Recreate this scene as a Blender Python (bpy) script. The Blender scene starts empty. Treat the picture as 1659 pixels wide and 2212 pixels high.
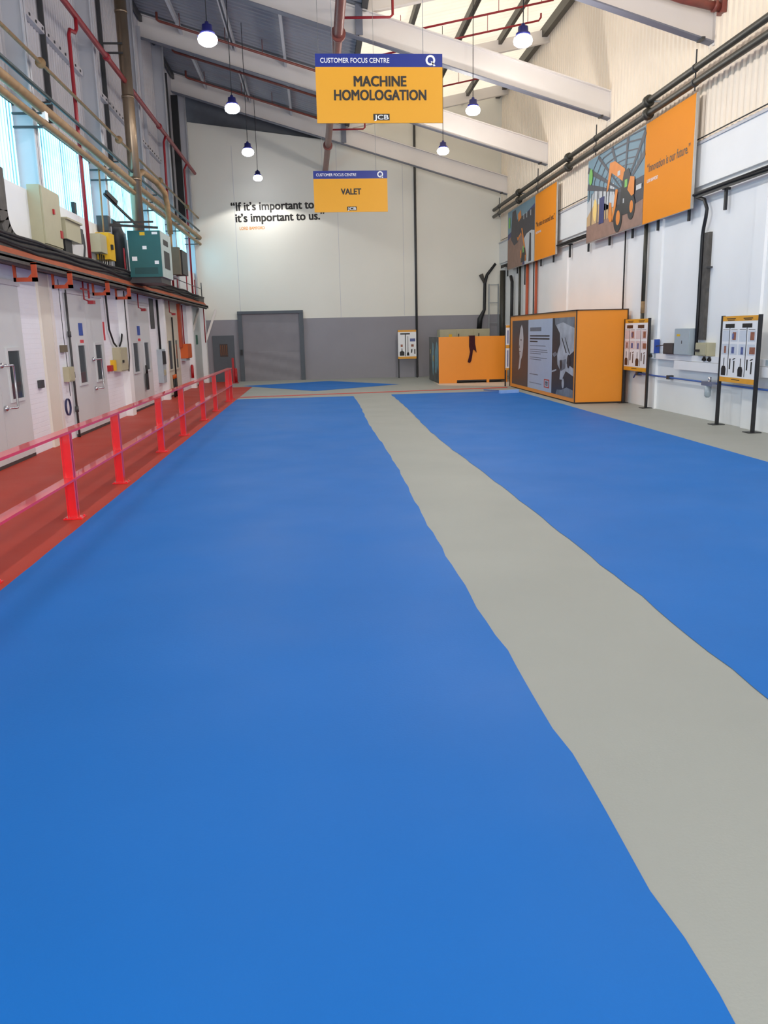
import bpy, math, random
from mathutils import Vector, Matrix
random.seed(7)
PI = math.pi
SC = bpy.context.scene
COL = SC.collection

# ---------------------------------------------------------------- camera
F_PX, PITCH, YAW, ROLL, CAM_H = 1765.66, .215425, .0752222, .0223676, 1.7
cam_data = bpy.data.cameras.new('camera')
cam = bpy.data.objects.new('camera', cam_data); COL.objects.link(cam); SC.camera = cam
cp, sp, cy, sy = math.cos(PITCH), math.sin(PITCH), math.cos(YAW), math.sin(YAW)
fwd = Vector((sy*cp, cy*cp, -sp)); right = Vector((cy, -sy, 0)); down = fwd.cross(right)
r2 = math.cos(ROLL)*right + math.sin(ROLL)*down
d2 = -math.sin(ROLL)*right + math.cos(ROLL)*down
m = Matrix((r2, -d2, -fwd)).transposed().to_4x4(); m.translation = (0, 0, CAM_H)
cam.matrix_world = m
cam_data.sensor_fit = 'VERTICAL'; cam_data.sensor_height = 24.0
cam_data.lens = 24.0*F_PX/2212; cam_data.clip_start = .05; cam_data.clip_end = 200

# ---------------------------------------------------------------- world, exposure, big lights
w = bpy.data.worlds.new('sky'); SC.world = w; w.use_nodes = True
w.node_tree.nodes['Background'].inputs[0].default_value = (.75, .86, 1, 1)
w.node_tree.nodes['Background'].inputs[1].default_value = .9
vs = SC.view_settings
vs.view_transform = 'Standard'; vs.look = 'None'; vs.gamma = 1; vs.use_curve_mapping = False
vs.exposure = 0.68
SKYLIGHT_L, WINDOW_L, LAMP_W = .57, 2.3, 33.0

def area(name, loc, rot, sx, sy_, power, col):
    d = bpy.data.lights.new(name, 'AREA'); d.shape = 'RECTANGLE'; d.size = sx; d.size_y = sy_
    d.energy = power; d.color = col
    o = bpy.data.objects.new(name, d); COL.objects.link(o); o.location = loc; o.rotation_euler = rot
    return o
# added fill light along the hall, from a made-up entrance behind the viewer
area('rear_fill_light', (1.5, -5.9, 2.6), (math.radians(90), 0, 0), 8.0, 4.6, 660, (1, .97, .93))

# ---------------------------------------------------------------- materials
def lin(c):
    return tuple(((v/255)/12.92 if v/255 <= .04045 else ((v/255+.055)/1.055)**2.4) for v in c)
MATS = {}
def mat(name, rgb, rough=.6, metal=0., var=.06, scale=6., emit=0., bump=0., spec=.5, brick=False, coat=0.):
    if name in MATS: return MATS[name]
    mt = bpy.data.materials.new(name); mt.use_nodes = True; MATS[name] = mt
    nt = mt.node_tree; n = nt.nodes; l = nt.links; b = n['Principled BSDF']
    base = lin(rgb)
    tc = n.new('ShaderNodeTexCoord'); nz = n.new('ShaderNodeTexNoise')
    nz.inputs['Scale'].default_value = scale; nz.inputs['Detail'].default_value = 4
    l.new(tc.outputs['Object'], nz.inputs['Vector'])
    rp = n.new('ShaderNodeValToRGB'); l.new(nz.outputs['Fac'], rp.inputs['Fac'])
    rp.color_ramp.elements[0].position = .3; rp.color_ramp.elements[1].position = .7
    rp.color_ramp.elements[0].color = (*[max(0, v*(1-var)) for v in base], 1)
    rp.color_ramp.elements[1].color = (*[min(1, v*(1+var)) for v in base], 1)
    l.new(rp.outputs['Color'], b.inputs['Base Color'])
    b.inputs['Roughness'].default_value = rough; b.inputs['Metallic'].default_value = metal
    b.inputs['Specular IOR Level'].default_value = spec
    if coat: b.inputs['Coat Weight'].default_value = coat
    if emit:
        l.new(rp.outputs['Color'], b.inputs['Emission Color']); b.inputs['Emission Strength'].default_value = emit
    if brick:
        mp = n.new('ShaderNodeMapping'); mp.inputs['Rotation'].default_value = (math.radians(90), 0, math.radians(90))
        sx = n.new('ShaderNodeSeparateXYZ'); cx = n.new('ShaderNodeCombineXYZ')
        l.new(tc.outputs['Object'], sx.inputs[0]); l.new(sx.outputs['Y'], cx.inputs['X']); l.new(sx.outputs['Z'], cx.inputs['Y'])
        bt = n.new('ShaderNodeTexBrick'); l.new(cx.outputs[0], bt.inputs['Vector'])
        bt.inputs['Scale'].default_value = 1.0; bt.inputs['Brick Width'].default_value = .22
        bt.inputs['Row Height'].default_value = .075; bt.inputs['Mortar Size'].default_value = .008
        bm = n.new('ShaderNodeBump'); bm.invert = True; bm.inputs['Strength'].default_value = .6; bm.inputs['Distance'].default_value = .006
        l.new(bt.outputs['Fac'], bm.inputs['Height']); l.new(bm.outputs[0], b.inputs['Normal'])
    elif bump:
        bm = n.new('ShaderNodeBump'); bm.inputs['Strength'].default_value = bump; bm.inputs['Distance'].default_value = .01
        nz2 = n.new('ShaderNodeTexNoise'); nz2.inputs['Scale'].default_value = scale*6
        l.new(tc.outputs['Object'], nz2.inputs['Vector'])
        l.new(nz2.outputs['Fac'], bm.inputs['Height']); l.new(bm.outputs[0], b.inputs['Normal'])
    return mt

WHITE_WALL = mat('white_painted_wall', (238, 239, 240), .6, var=.03, scale=.8)
BRICK = mat('white_painted_brick', (234, 235, 243), .6, var=.03, scale=1.2, brick=True)
FAR_WHITE = mat('cream_white_wall_panel', (232, 229, 219), .6, var=.02, scale=.6)
FAR_GREY = mat('mid_grey_wall_paint', (146, 143, 150), .6, var=.04, scale=.8)
CLAD_R = mat('cream_cladding', (244, 230, 212), .5, var=.03, scale=.7)
CLAD_L = mat('pale_grey_cladding', (196, 192, 196), .5, var=.05, scale=.7)
ROOF_DARK = mat('grey_roof_sheet', (150, 152, 160), .6, var=.06, scale=.7)
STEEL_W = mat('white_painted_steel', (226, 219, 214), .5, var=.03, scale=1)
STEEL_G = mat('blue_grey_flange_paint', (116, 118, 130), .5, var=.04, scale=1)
STEEL_L = mat('pale_grey_painted_steel', (190, 190, 196), .5, var=.05, scale=1)
BLACK = mat('black_metal', (22, 22, 26), .5, var=.1)
DKGREY = mat('dark_grey_metal', (58, 58, 60), .5, var=.12)
OLIVE = mat('dark_olive_pipe', (52, 50, 42), .45, var=.15)
TRAY = mat('weathered_tray', (78, 74, 70), .7, var=.3, scale=9)
CABLE = mat('black_cable', (34, 32, 32), .8, var=.3, scale=12, bump=.6)
RUST = mat('orange_brown_channel', (216, 122, 86), .7, var=.12, scale=3)
ORBR = mat('orange_bracket_paint', (176, 66, 30), .5, var=.1, scale=5)
REDPIPE = mat('red_sprinkler_pipe', (150, 28, 40), .45, var=.1)
RBROWN = mat('red_brown_pipe', (126, 66, 58), .4, var=.15, scale=8)
TAN = mat('tan_lagged_pipe', (146, 116, 80), .7, var=.18, scale=7)
TEAL_P = mat('grey_green_pipe', (44, 58, 60), .5, var=.1)
STEEL_S = mat('stainless_duct', (150, 132, 112), .32, metal=.75, var=.1, scale=3)
RED = mat('red_rail_paint', (236, 24, 36), .3, var=.05, scale=7, coat=.6)
CHROME = mat('bright_metal', (190, 190, 195), .25, metal=.9, var=.04)
CREAM_BOX = mat('cream_enclosure', (178, 172, 143), .5, var=.03)
TEAL_BOX = mat('teal_cabinet_paint', (24, 92, 94), .45, var=.05)
GREY_BOX = mat('light_grey_enclosure', (166, 178, 186), .45, var=.03)
BROWN_BOX = mat('grey_brown_enclosure', (104, 94, 76), .6, var=.05)
YELLOW = mat('yellow_enclosure', (226, 178, 20), .5, var=.03)
ORANGE_BOX = mat('orange_junction_box', (206, 92, 24), .5, var=.04)
DOOR_L = mat('pale_door_paint', (204, 207, 209), .5, var=.03, scale=1)
DOOR_C = mat('cream_door_paint', (206, 200, 184), .5, var=.03, scale=1)
DOOR_B = mat('pale_blue_grey_door', (192, 200, 200), .5, var=.03, scale=1)
COLUMN_C = mat('cream_column_paint', (222, 215, 203), .55, var=.04, scale=1)
GLASS_D = mat('dark_door_glass', (52, 62, 66), .08, var=.15, scale=2)
SIGN_Y = mat('sign_amber', (226, 160, 40), .4, var=.015, scale=1, spec=.3)
SIGN_B = mat('sign_blue', (18, 42, 132), .3, var=.02)
SIGN_WHITE = mat('sign_white', (238, 238, 240), .4, var=.01)
INK = mat('black_lettering', (24, 18, 12), .5, var=.02)
ORANGE = mat('orange_panel', (236, 144, 34), .4, var=.02, scale=.8)
ORANGE_B = mat('banner_orange', (238, 146, 36), .6, var=.02, scale=.8, spec=.12)
ORTXT = mat('amber_lettering', (226, 146, 50), .5, var=.02)
GD_DARK = mat('dark_grey_door', (84, 90, 98), .6, var=.05)
GD_CURT = mat('grey_door_curtain', (136, 132, 138), .65, var=.06, scale=2)
MAROON = mat('maroon_cloth', (58, 8, 22), .9, var=.15, scale=20)
BLUEP = mat('blue_air_pipe', (62, 98, 170), .45, var=.05)
WIRE = mat('thin_grey_wire', (150, 150, 150), .5, var=.05)
LAMP_BLUE = mat('blue_lamp_housing', (38, 40, 110), .35, var=.1)
GLOW = mat('lamp_glow', (246, 248, 255), .5, var=0, emit=14)
PINKRED = mat('red_notice', (204, 60, 70), .5)
BLUEN = mat('blue_notice', (40, 74, 160), .5)
GREENN = mat('green_notice', (30, 100, 80), .5)
EXT_RED = mat('dark_red_paint', (170, 16, 26), .4, var=.05)

# floor paints: object-space tints plus a faint roller texture in the gloss
def floor_mat(name, rgb, rough):
    mt = mat(name, rgb, rough, var=.035, scale=.9, bump=0, spec=.18)
    nt = mt.node_tree; n = nt.nodes; l = nt.links; b = n['Principled BSDF']
    tc = n.new('ShaderNodeTexCoord'); nz = n.new('ShaderNodeTexNoise'); nz.inputs['Scale'].default_value = 90
    l.new(tc.outputs['Object'], nz.inputs['Vector'])
    bm = n.new('ShaderNodeBump'); bm.inputs['Strength'].default_value = .12; bm.inputs['Distance'].default_value = .004
    l.new(nz.outputs['Fac'], bm.inputs['Height']); l.new(bm.outputs[0], b.inputs['Normal'])
    mr = n.new('ShaderNodeMapRange'); nz3 = n.new('ShaderNodeTexNoise'); nz3.inputs['Scale'].default_value = 1.3
    l.new(tc.outputs['Object'], nz3.inputs['Vector']); l.new(nz3.outputs['Fac'], mr.inputs['Value'])
    mr.inputs['To Min'].default_value = rough-.08; mr.inputs['To Max'].default_value = rough+.1
    l.new(mr.outputs[0], b.inputs['Roughness'])
    return mt
FL_GREY = floor_mat('grey_floor_paint', (158, 160, 155), .55)
FL_BLUE = floor_mat('blue_floor_paint', (15, 105, 188), .55)
FL_RED = floor_mat('red_oxide_floor_paint', (178, 60, 42), .5)
FL_LINE = floor_mat('red_floor_line', (198, 76, 66), .5)
FL_PALE = floor_mat('pale_floor_patch', (214, 200, 184), .5)

# ---------------------------------------------------------------- mesh builder
ORG = {}
class MB:
    def __init__(s): s.v = []; s.f = []; s.mi = []; s.sm = []; s.m = 0
    def face(s, idx, smooth=False): s.f.append(tuple(idx)); s.mi.append(s.m); s.sm.append(smooth)
    def poly(s, pts, smooth=False):
        b = len(s.v); s.v += [Vector(p) for p in pts]; s.face(range(b, b+len(pts)), smooth); return s
    def box(s, x0, x1, y0, y1, z0, z1, bev=0):
        if x0 > x1: x0, x1 = x1, x0
        if y0 > y1: y0, y1 = y1, y0
        if z0 > z1: z0, z1 = z1, z0
        b = len(s.v)
        for z in (z0, z1):
            for x, y in ((x0, y0), (x1, y0), (x1, y1), (x0, y1)): s.v.append(Vector((x, y, z)))
        for q in ((0, 3, 2, 1), (4, 5, 6, 7), (0, 1, 5, 4), (1, 2, 6, 5), (2, 3, 7, 6), (3, 0, 4, 7)):
            s.face([b+i for i in q])
        return s
    def bar(s, a, b_, w, h, up=(0, 0, 1)):      # rectangular bar from a to b
        a = Vector(a); b_ = Vector(b_); d = (b_-a).normalized(); u = Vector(up); sd = d.cross(u)
        if sd.length < 1e-4: sd = Vector((1, 0, 0))
        sd.normalize(); u = sd.cross(d).normalized(); k = len(s.v)
        for p in (a, b_):
            for i, j in ((-1, -1), (1, -1), (1, 1), (-1, 1)): s.v.append(p+sd*i*w/2+u*j*h/2)
        for q in ((0, 3, 2, 1), (4, 5, 6, 7), (0, 1, 5, 4), (1, 2, 6, 5), (2, 3, 7, 6), (3, 0, 4, 7)):
            s.face([k+i for i in q])
        return s
    def tube(s, pts, r, seg=12, caps=True):
        pts = [Vector(p) for p in pts]; n = len(pts); k0 = len(s.v)
        rs = r if isinstance(r, (list, tuple)) else [r]*n
        prev = None
        for i, p in enumerate(pts):
            d = (pts[min(i+1, n-1)]-pts[max(i-1, 0)])
            d = d.normalized() if d.length > 1e-7 else Vector((0, 0, 1))
            if prev is None:
                a = Vector((0, 0, 1)) if abs(d.z) < .9 else Vector((1, 0, 0)); a = (a-d*a.dot(d)).normalized()
            else:
                a = (prev-d*prev.dot(d)).normalized()
            prev = a; bb = d.cross(a)
            for j in range(seg):
                t = 2*PI*j/seg; s.v.append(p+(a*math.cos(t)+bb*math.sin(t))*rs[i])
        for i in range(n-1):
            for j in range(seg):
                j2 = (j+1) % seg
                s.face((k0+i*seg+j, k0+i*seg+j2, k0+(i+1)*seg+j2, k0+(i+1)*seg+j), True)
        if caps:
            s.face([k0+j for j in range(seg)][::-1]); s.face([k0+(n-1)*seg+j for j in range(seg)])
        return s
    def lathe(s, c, prof, seg=20):              # prof: (radius, z)
        c = Vector(c); k0 = len(s.v)
        for r, z in prof:
            for j in range(seg):
                t = 2*PI*j/seg; s.v.append(c+Vector((r*math.cos(t), r*math.sin(t), z)))
        for i in range(len(prof)-1):
            for j in range(seg):
                j2 = (j+1) % seg
                s.face((k0+i*seg+j, k0+i*seg+j2, k0+(i+1)*seg+j2, k0+(i+1)*seg+j), True)
        return s
    def ball(s, c, r, seg=14):
        return s.lathe(c, [(max(1e-4, r*math.sin(PI*i/8)), -r*math.cos(PI*i/8)) for i in range(9)], seg)
    def plate(s, fr, pts, layer=1, th=None):    # polygon on a frame (origin,right,up,normal)
        o, r, u, n = fr; base = 0.0015*layer
        s.poly([o+r*x+u*y+n*base for x, y in pts]); return s
    def rect(s, fr, x0, x1, y0, y1, layer=1): return s.plate(fr, [(x0, y0), (x1, y0), (x1, y1), (x0, y1)], layer)
    def ell(s, fr, cx, cy_, rx, ry, layer=1, seg=24, a0=0, a1=2*PI):
        return s.plate(fr, [(cx+rx*math.cos(a0+(a1-a0)*i/seg), cy_+ry*math.sin(a0+(a1-a0)*i/seg)) for i in range(seg if a1-a0 > 6.2 else seg+1)], layer)
    def text(s, fr, txt, x, y, size, width=None, align='LEFT', bold=.0, layer=2, shear=0, xs=None):
        vs_, fs_ = text_mesh(txt, 0, shear)
        x0 = min(v[0] for v in vs_); x1 = max(v[0] for v in vs_); W = (x1-x0)*size
        kx = size*(width/W if width else (xs or 1))
        off = {'LEFT': -x0*kx, 'CENTER': -(x0+x1)/2*kx, 'RIGHT': -x1*kx}[align]
        o, r, u, n = fr; k = len(s.v); base = .0015*layer
        cps = ((0, 0), (-1, -.6), (1, .6), (-1, .6), (1, -.6)) if bold else ((0, 0),)
        for c, (ex, ey) in enumerate(cps):          # heavier strokes: shifted layers of the same glyphs
            k = len(s.v)
            for vx, vy in vs_: s.v.append(o+r*(x+off+(vx+ex*bold)*kx)+u*(y+(vy+ey*bold)*size)+n*(base+.0002*c))
            for f in fs_: s.face([k+i for i in f])
        return kx/size
    def build(s, name, mats, parent=None):
        if not isinstance(mats, (list, tuple)): mats = [mats]
        if parent is not None: org = ORG[parent.name]
        else:
            xs = [v.x for v in s.v]; ys = [v.y for v in s.v]; zs = [v.z for v in s.v]
            org = Vector(((min(xs)+max(xs))/2, (min(ys)+max(ys))/2, min(zs)))
        me = bpy.data.meshes.new(name); me.from_pydata([tuple(v-org) for v in s.v], [], s.f)
        for mt in mats: me.materials.append(mt)
        me.polygons.foreach_set('material_index', s.mi); me.polygons.foreach_set('use_smooth', s.sm)
        me.update()
        o = bpy.data.objects.new(name, me); COL.objects.link(o)
        if parent is not None: o.parent = parent
        else: o.location = org
        ORG[o.name] = org
        return o
TXT = {}
def text_mesh(t, bold, shear):
    k = (t, bold, shear)
    if k not in TXT:
        c = bpy.data.curves.new('lettering', 'FONT'); c.body = t; c.size = 1; c.offset = bold; c.shear = shear
        c.resolution_u = 3
        o = bpy.data.objects.new('lettering', c); COL.objects.link(o)
        dg = bpy.context.evaluated_depsgraph_get(); ev = o.evaluated_get(dg); me = ev.to_mesh()
        TXT[k] = ([(v.co.x, v.co.y) for v in me.vertices], [tuple(p.vertices) for p in me.polygons])
        ev.to_mesh_clear(); bpy.data.objects.remove(o); bpy.data.curves.remove(c)
    return TXT[k]
def frame(o, r, u=(0, 0, 1)):
    r = Vector(r).normalized(); u = Vector(u); n = r.cross(u)
    return (Vector(o), r, u, n)
def FNEAR(x, y, z): return frame((x, y, z), (1, 0, 0))          # faces the viewer (-Y)
def FLEFT(x, y, z): return frame((x, y, z), (0, -1, 0))         # faces -X (right wall)
def FRIGHT(x, y, z): return frame((x, y, z), (0, 1, 0))         # faces +X (left wall)

def tag(o, label, cat, group=None, kind=None):
    o['label'] = label; o['category'] = cat
    if group: o['group'] = group
    if kind: o['kind'] = kind
    return o
def thing(name, label, cat, loc, group=None):
    o = bpy.data.objects.new(name, None); o.empty_display_size = .2; COL.objects.link(o); o.location = loc
    ORG[o.name] = Vector(loc); return tag(o, label, cat, group)
def struct(name, mb, mats, parent=None):
    o = mb.build(name, mats, parent)
    if parent is None: o['kind'] = 'structure'
    return o
def single(name, mb, mats, label, cat, group=None): return tag(mb.build(name, mats), label, cat, group)
def copy_tree(o, parent=None, loc=None):
    c = o.copy(); COL.objects.link(c)
    if parent is not None: c.parent = parent
    if loc is not None: c.location = loc
    for ch in list(o.children): copy_tree(ch, c)
    return c
def corr(mb, P, u0, u1, v0, v1, pitch, depth, duty=.5):
    """corrugated sheet: P(u, v, d) -> point, ribs run along v"""
    n = int(round((u1-u0)/pitch)); prof = []
    for i in range(n):
        a = u0+i*pitch
        prof += [(a, 0), (a+pitch*.35, 0), (a+pitch*.5, depth), (a+pitch*.85, depth)]
    prof.append((u0+n*pitch, 0))
    k = len(mb.v)
    for u, d in prof: mb.v.append(Vector(P(u, v0, d))); mb.v.append(Vector(P(u, v1, d)))
    for i in range(len(prof)-1): mb.face((k+2*i, k+2*i+1, k+2*i+3, k+2*i+2))

YF = 32.3       # far wall
XL, XR = -4.35, 7.15
Y0 = -6.0

# ================================================================ FLOOR
fl = MB()
fl.m = 0; fl.box(-4.9, 7.4, Y0, YF+.3, -.2, 0)
def strip_edge(xf, y0, y1, amp, seed, n=110):
    rnd = random.Random(seed); ph = [rnd.uniform(0, 6) for _ in range(4)]
    out = []
    for i in range(n+1):
        t = i/n; y = y0+(y1-y0)*t**1.6
        wv = amp*(math.sin(y*5.1+ph[0])*.5+math.sin(y*11.3+ph[1])*.35+math.sin(y*23+ph[2])*.3)
        out.append((xf(y)+wv, y))
    return out
ZP = .003
def ribbon(L, R, z):     # two lists of (x,y) with equal length
    k = len(fl.v)
    for (a, b) in zip(L, R): fl.v.append(Vector((a[0], a[1], z))); fl.v.append(Vector((b[0], b[1], z)))
    for i in range(len(L)-1): fl.face((k+2*i, k+2*i+1, k+2*i+3, k+2*i+2))
yb0, yb1 = -3.0, 22.95
def xl_blue(y): return -2.27
def xs_l(y): return .95+.02*math.sin(y*.7)
def xs_r(y): return 2.02-.11*math.exp(-((y-13.5)/4)**2)
def xr_blue(y): return 5.62
fl.m = 1
ribbon(strip_edge(xl_blue, yb0, yb1, .004, 1), strip_edge(xs_l, yb0, yb1, .013, 2), ZP)
ribbon(strip_edge(xs_r, yb0, yb1+.25, .013, 3), strip_edge(xr_blue, yb0, yb1+.4, .004, 4), ZP)
fl.poly([(-2.64, 29.1, ZP), (-.13, 25.5, ZP), (2.7, 27.7, ZP), (.37, 30.9, ZP)])
fl.m = 2
ribbon(strip_edge(lambda y: -4.5, yb0, 28.5, 0, 5), [(x-.02 if False else x, y) for x, y in strip_edge(lambda y: -2.27, yb0, 28.5, .003, 1)], ZP*.6)
fl.poly([(-4.5, 28.5, ZP*.6), (-2.9, 28.5, ZP*.6), (-3.05, 28.55, ZP*.6), (-3.4, 32.2, ZP*.6), (-4.5, 32.2, ZP*.6)])
fl.m = 3
fl.poly([(-2.27, 23.5, ZP*.8), (5.7, 24.6, ZP*.8), (5.75, 24.95, ZP*.8), (-2.27, 23.85, ZP*.8)])
fl.m = 4
fl.poly([(3.9, 26.6, ZP*.7), (5.8, 25.4, ZP*.7), (7.0, 25.4, ZP*.7), (7.0, 29, ZP*.7), (4.0, 29, ZP*.7)])
struct('floor', fl, [FL_GREY, FL_BLUE, FL_RED, FL_LINE, FL_PALE])

# ================================================================ FAR WALL (wall_back)
wb = MB(); wb.m = 0; wb.box(-4.9, 7.4, YF, YF+.2, 2.32, 8.6)
def fwtop(x): return 9.3-.125*(x+4.4) if x < 1.3 else 10.3-.2*(7.2-x)+.05
wb.poly([(-4.9, YF, 8.6), (1.3, YF, 8.6), (1.3, YF, fwtop(1.29)), (-4.9, YF, fwtop(-4.9))])
wb.poly([(1.3, YF, 8.6), (7.4, YF, 8.6), (7.4, YF, fwtop(7.4)+.2), (1.3, YF, fwtop(1.31)+.2)])
wb.m = 1; wb.box(-4.9, 7.4, YF, YF+.2, 0, 2.32)
wb.m = 2
for x in (-2.86, .95, 3.4): wb.box(x-.006, x+.006, YF-.004, YF, 2.34, 8.5)
struct('wall_back', wb, [FAR_WHITE, FAR_GREY, STEEL_L])
# panel coloured dark to stand for the shaded gap under the roof
g = MB(); g.box(-4.9, 1.4, YF+.25, YF+.35, 8.2, 11); struct('trim_1', g, mat('gap_shade_panel', (96, 100, 108), .6))

# ================================================================ RIGHT WALL
wr = MB(); wr.m = 0; wr.box(XR, XR+.25, Y0, YF, 0, 4.2)
wr.box(XR-.06, XR+.2, Y0, YF, 4.2, 4.95)
wr.m = 1
corr(wr, lambda u, v, d: (XR-.0-d, u, v), Y0, YF, 4.97, 10.45, .2, .035)
wr.m = 2; wr.box(XR-.085, XR-.05, Y0, YF, 4.93, 4.975)
wr.m = 0; wr.box(XR+.001, XR+.1, Y0, YF, 4.9, 10.6)
# shallow piers
for y in (8.2, 13.0, 17.0, 23.5): wr.box(XR-.05, XR, y, y+.35, 0, 3.85)
struct('wall_right', wr, [WHITE_WALL, CLAD_R, STEEL_L])

# ================================================================ LEFT WALL
wl = MB(); wl.m = 0
wl.box(XL-.45, XL, Y0, YF, 0, 3.0)
wl.m = 1; wl.box(XL-.45, -4.45, Y0, YF, 3.0, 4.02)
wl.m = 2
corr(wl, lambda u, v, d: (-4.72+d, u, v), Y0, YF, 5.5, 10.9, .15, .03)
wl.m = 3; wl.box(-4.8, -4.66, Y0, YF, 5.36, 5.52)
wl.m = 2; wl.box(-4.85, -4.74, Y0, YF, 5.5, 11.2)
struct('wall_left', wl, [BRICK, WHITE_WALL, CLAD_L, DKGREY])

# rear end: unseen wall behind the viewer, its opening made up to admit light
wf = MB(); wf.box(-4.9, -2.8, Y0-.2, Y0, 0, 11); wf.box(5.8, 7.4, Y0-.2, Y0, 0, 11); wf.box(-2.8, 5.8, Y0-.2, Y0, 5.1, 11)
struct('wall_front', wf, WHITE_WALL)

# ================================================================ ROOF
rf = MB()
def zl(x): return 9.28-.29*x            # underside of left roof sheet
def zr(x): return 10.42-.2*(7.2-x)      # underside of right roof sheet
corr(rf, lambda u, v, d: (v, u, zl(v)+.04+d), Y0, YF+.4, -4.9, 1.35, .25, .04)
struct('ceiling', rf, ROOF_DARK)

# translucent right-hand roof sheets: lit by the sky behind them
def lit_sheet(name, rgb, strength, axis, sc, dark=.5, wd=.25):
    mt = bpy.data.materials.new(name); mt.use_nodes = True
    nt = mt.node_tree; n = nt.nodes; l = nt.links; b = n['Principled BSDF']
    c = lin(rgb); b.inputs['Base Color'].default_value = (*[v*.45 for v in c], 1); b.inputs['Roughness'].default_value = .5
    tc = n.new('ShaderNodeTexCoord'); sx = n.new('ShaderNodeSeparateXYZ'); l.new(tc.outputs['Object'], sx.inputs[0])
    mu = n.new('ShaderNodeMath'); mu.operation = 'MULTIPLY'; mu.inputs[1].default_value = sc; l.new(sx.outputs[axis], mu.inputs[0])
    fr = n.new('ShaderNodeMath'); fr.operation = 'FRACT'; l.new(mu.outputs[0], fr.inputs[0])
    rp = n.new('ShaderNodeValToRGB'); l.new(fr.outputs[0], rp.inputs[0])
    e = rp.color_ramp.elements; e[0].position = 0; e[0].color = (*[v*dark for v in c], 1); e[1].position = wd; e[1].color = (*c, 1)
    nz = n.new('ShaderNodeTexNoise'); nz.inputs['Scale'].default_value = .6; l.new(tc.outputs['Object'], nz.inputs['Vector'])
    mr = n.new('ShaderNodeMapRange'); l.new(nz.outputs['Fac'], mr.inputs['Value'])
    mr.inputs['To Min'].default_value = .75; mr.inputs['To Max'].default_value = 1.25
    mx = n.new('ShaderNodeMath'); mx.operation = 'MULTIPLY'; mx.inputs[1].default_value = strength; l.new(mr.outputs[0], mx.inputs[0])
    l.new(rp.outputs['Color'], b.inputs['Emission Color']); l.new(mx.outputs[0], b.inputs['Emission Strength'])
    return mt
SKY_R = lit_sheet('translucent_roof_sheet', (250, 238, 216), SKYLIGHT_L, 'Y', 4.0, dark=.5, wd=.35)
SKY_L = lit_sheet('translucent_window_sheet', (134, 208, 232), WINDOW_L, 'Y', 7.1, dark=.01, wd=.5)
sr = MB(); corr(sr, lambda u, v, d: (v, u, zr(v)+.04+d), Y0, YF+.4, 1.3, 7.3, .25, .04)
struct('window_1', sr, SKY_R)
# valley gutter between the two roofs
gt = MB(); gt.box(1.28, 1.42, Y0, YF, 8.86, 9.4); struct('trim_2', gt, DKGREY)

# left translucent window bands between the columns
COLY = [5.7, 10.1, 14.5, 19.0, 23.4, 27.8, 32.0]
wy = [Y0]+COLY
for i in range(len(COLY)):
    a = (wy[i]+.1) if i else Y0; b = wy[i+1]-.1
    o = MB(); corr(o, lambda u, v, d: (-4.68+d, u, v), a, b, 4.02, 5.38, .075, .012)
    struct('window_%d' % (i+2), o, SKY_L)

# ================================================================ STEEL FRAME
def beam(Y, label, near=True):
    t = thing('roof_beam', label, 'roof beam', (1.2, Y, 6.5), 'sloping white roof beams across the hall')
    zb = lambda x: 8.64-.293*x
    x0, x1 = -4.72, 7.12
    w_ = MB(); D = .6
    k = [(x0, zb(x0)), (x1, zb(x1)), (x1, zb(x1)+D), (x0, zb(x0)+D)]
    for yy in (Y-.008, Y+.008): w_.poly([(x, yy, z) for x, z in (k if yy < Y else k[::-1])])
    w_.build('beam_web', STEEL_W, t)
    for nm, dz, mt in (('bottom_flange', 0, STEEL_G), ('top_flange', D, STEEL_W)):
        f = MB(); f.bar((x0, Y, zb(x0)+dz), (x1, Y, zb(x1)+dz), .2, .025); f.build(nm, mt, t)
    e = MB(); e.box(x1, x1+.03, Y-.11, Y+.11, zb(x1)-.05, zb(x1)+D+.05)
    e.build('end_plate', STEEL_W, t)
    p = MB(); p.box(1.14, 1.3, Y-.12, Y-.1, zb(1.2)+.03, 8.95); p.box(1.2, 1.22, Y-.1, Y+.1, zb(1.2)+.03, 8.95)
    p.build('valley_post', STEEL_G, t)
    u = MB(); u.bar((1.3, Y, zr(1.3)-.28), (7.12, Y, zr(7.12)-.28), .02, .34); u.bar((1.3, Y, zr(1.3)-.46), (7.12, Y, zr(7.12)-.46), .16, .02)
    u.build('upper_rafter', STEEL_W, t)
    c = MB(); c.bar((6.9, Y-.16, zb(6.9)-.02), (6.9, Y+.06, zb(6.9)-.02), .06, .04); c.build('beam_clamp', DKGREY, t)
    return t
beam(31.2, 'white sloping steel roof beam farthest away, closest to the quote wall')
beam(25.9, 'white sloping steel roof beam seen just below the machine sign')
beam(20.5, 'large white sloping steel roof beam passing behind the machine sign')
beam(15.3, 'white sloping roof beam at the top right corner above the right banner')
beam(10.0, 'white sloping roof beam nearest the viewer, overhead out of view')
beam(4.7, 'white sloping roof beam directly above the viewer')

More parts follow.
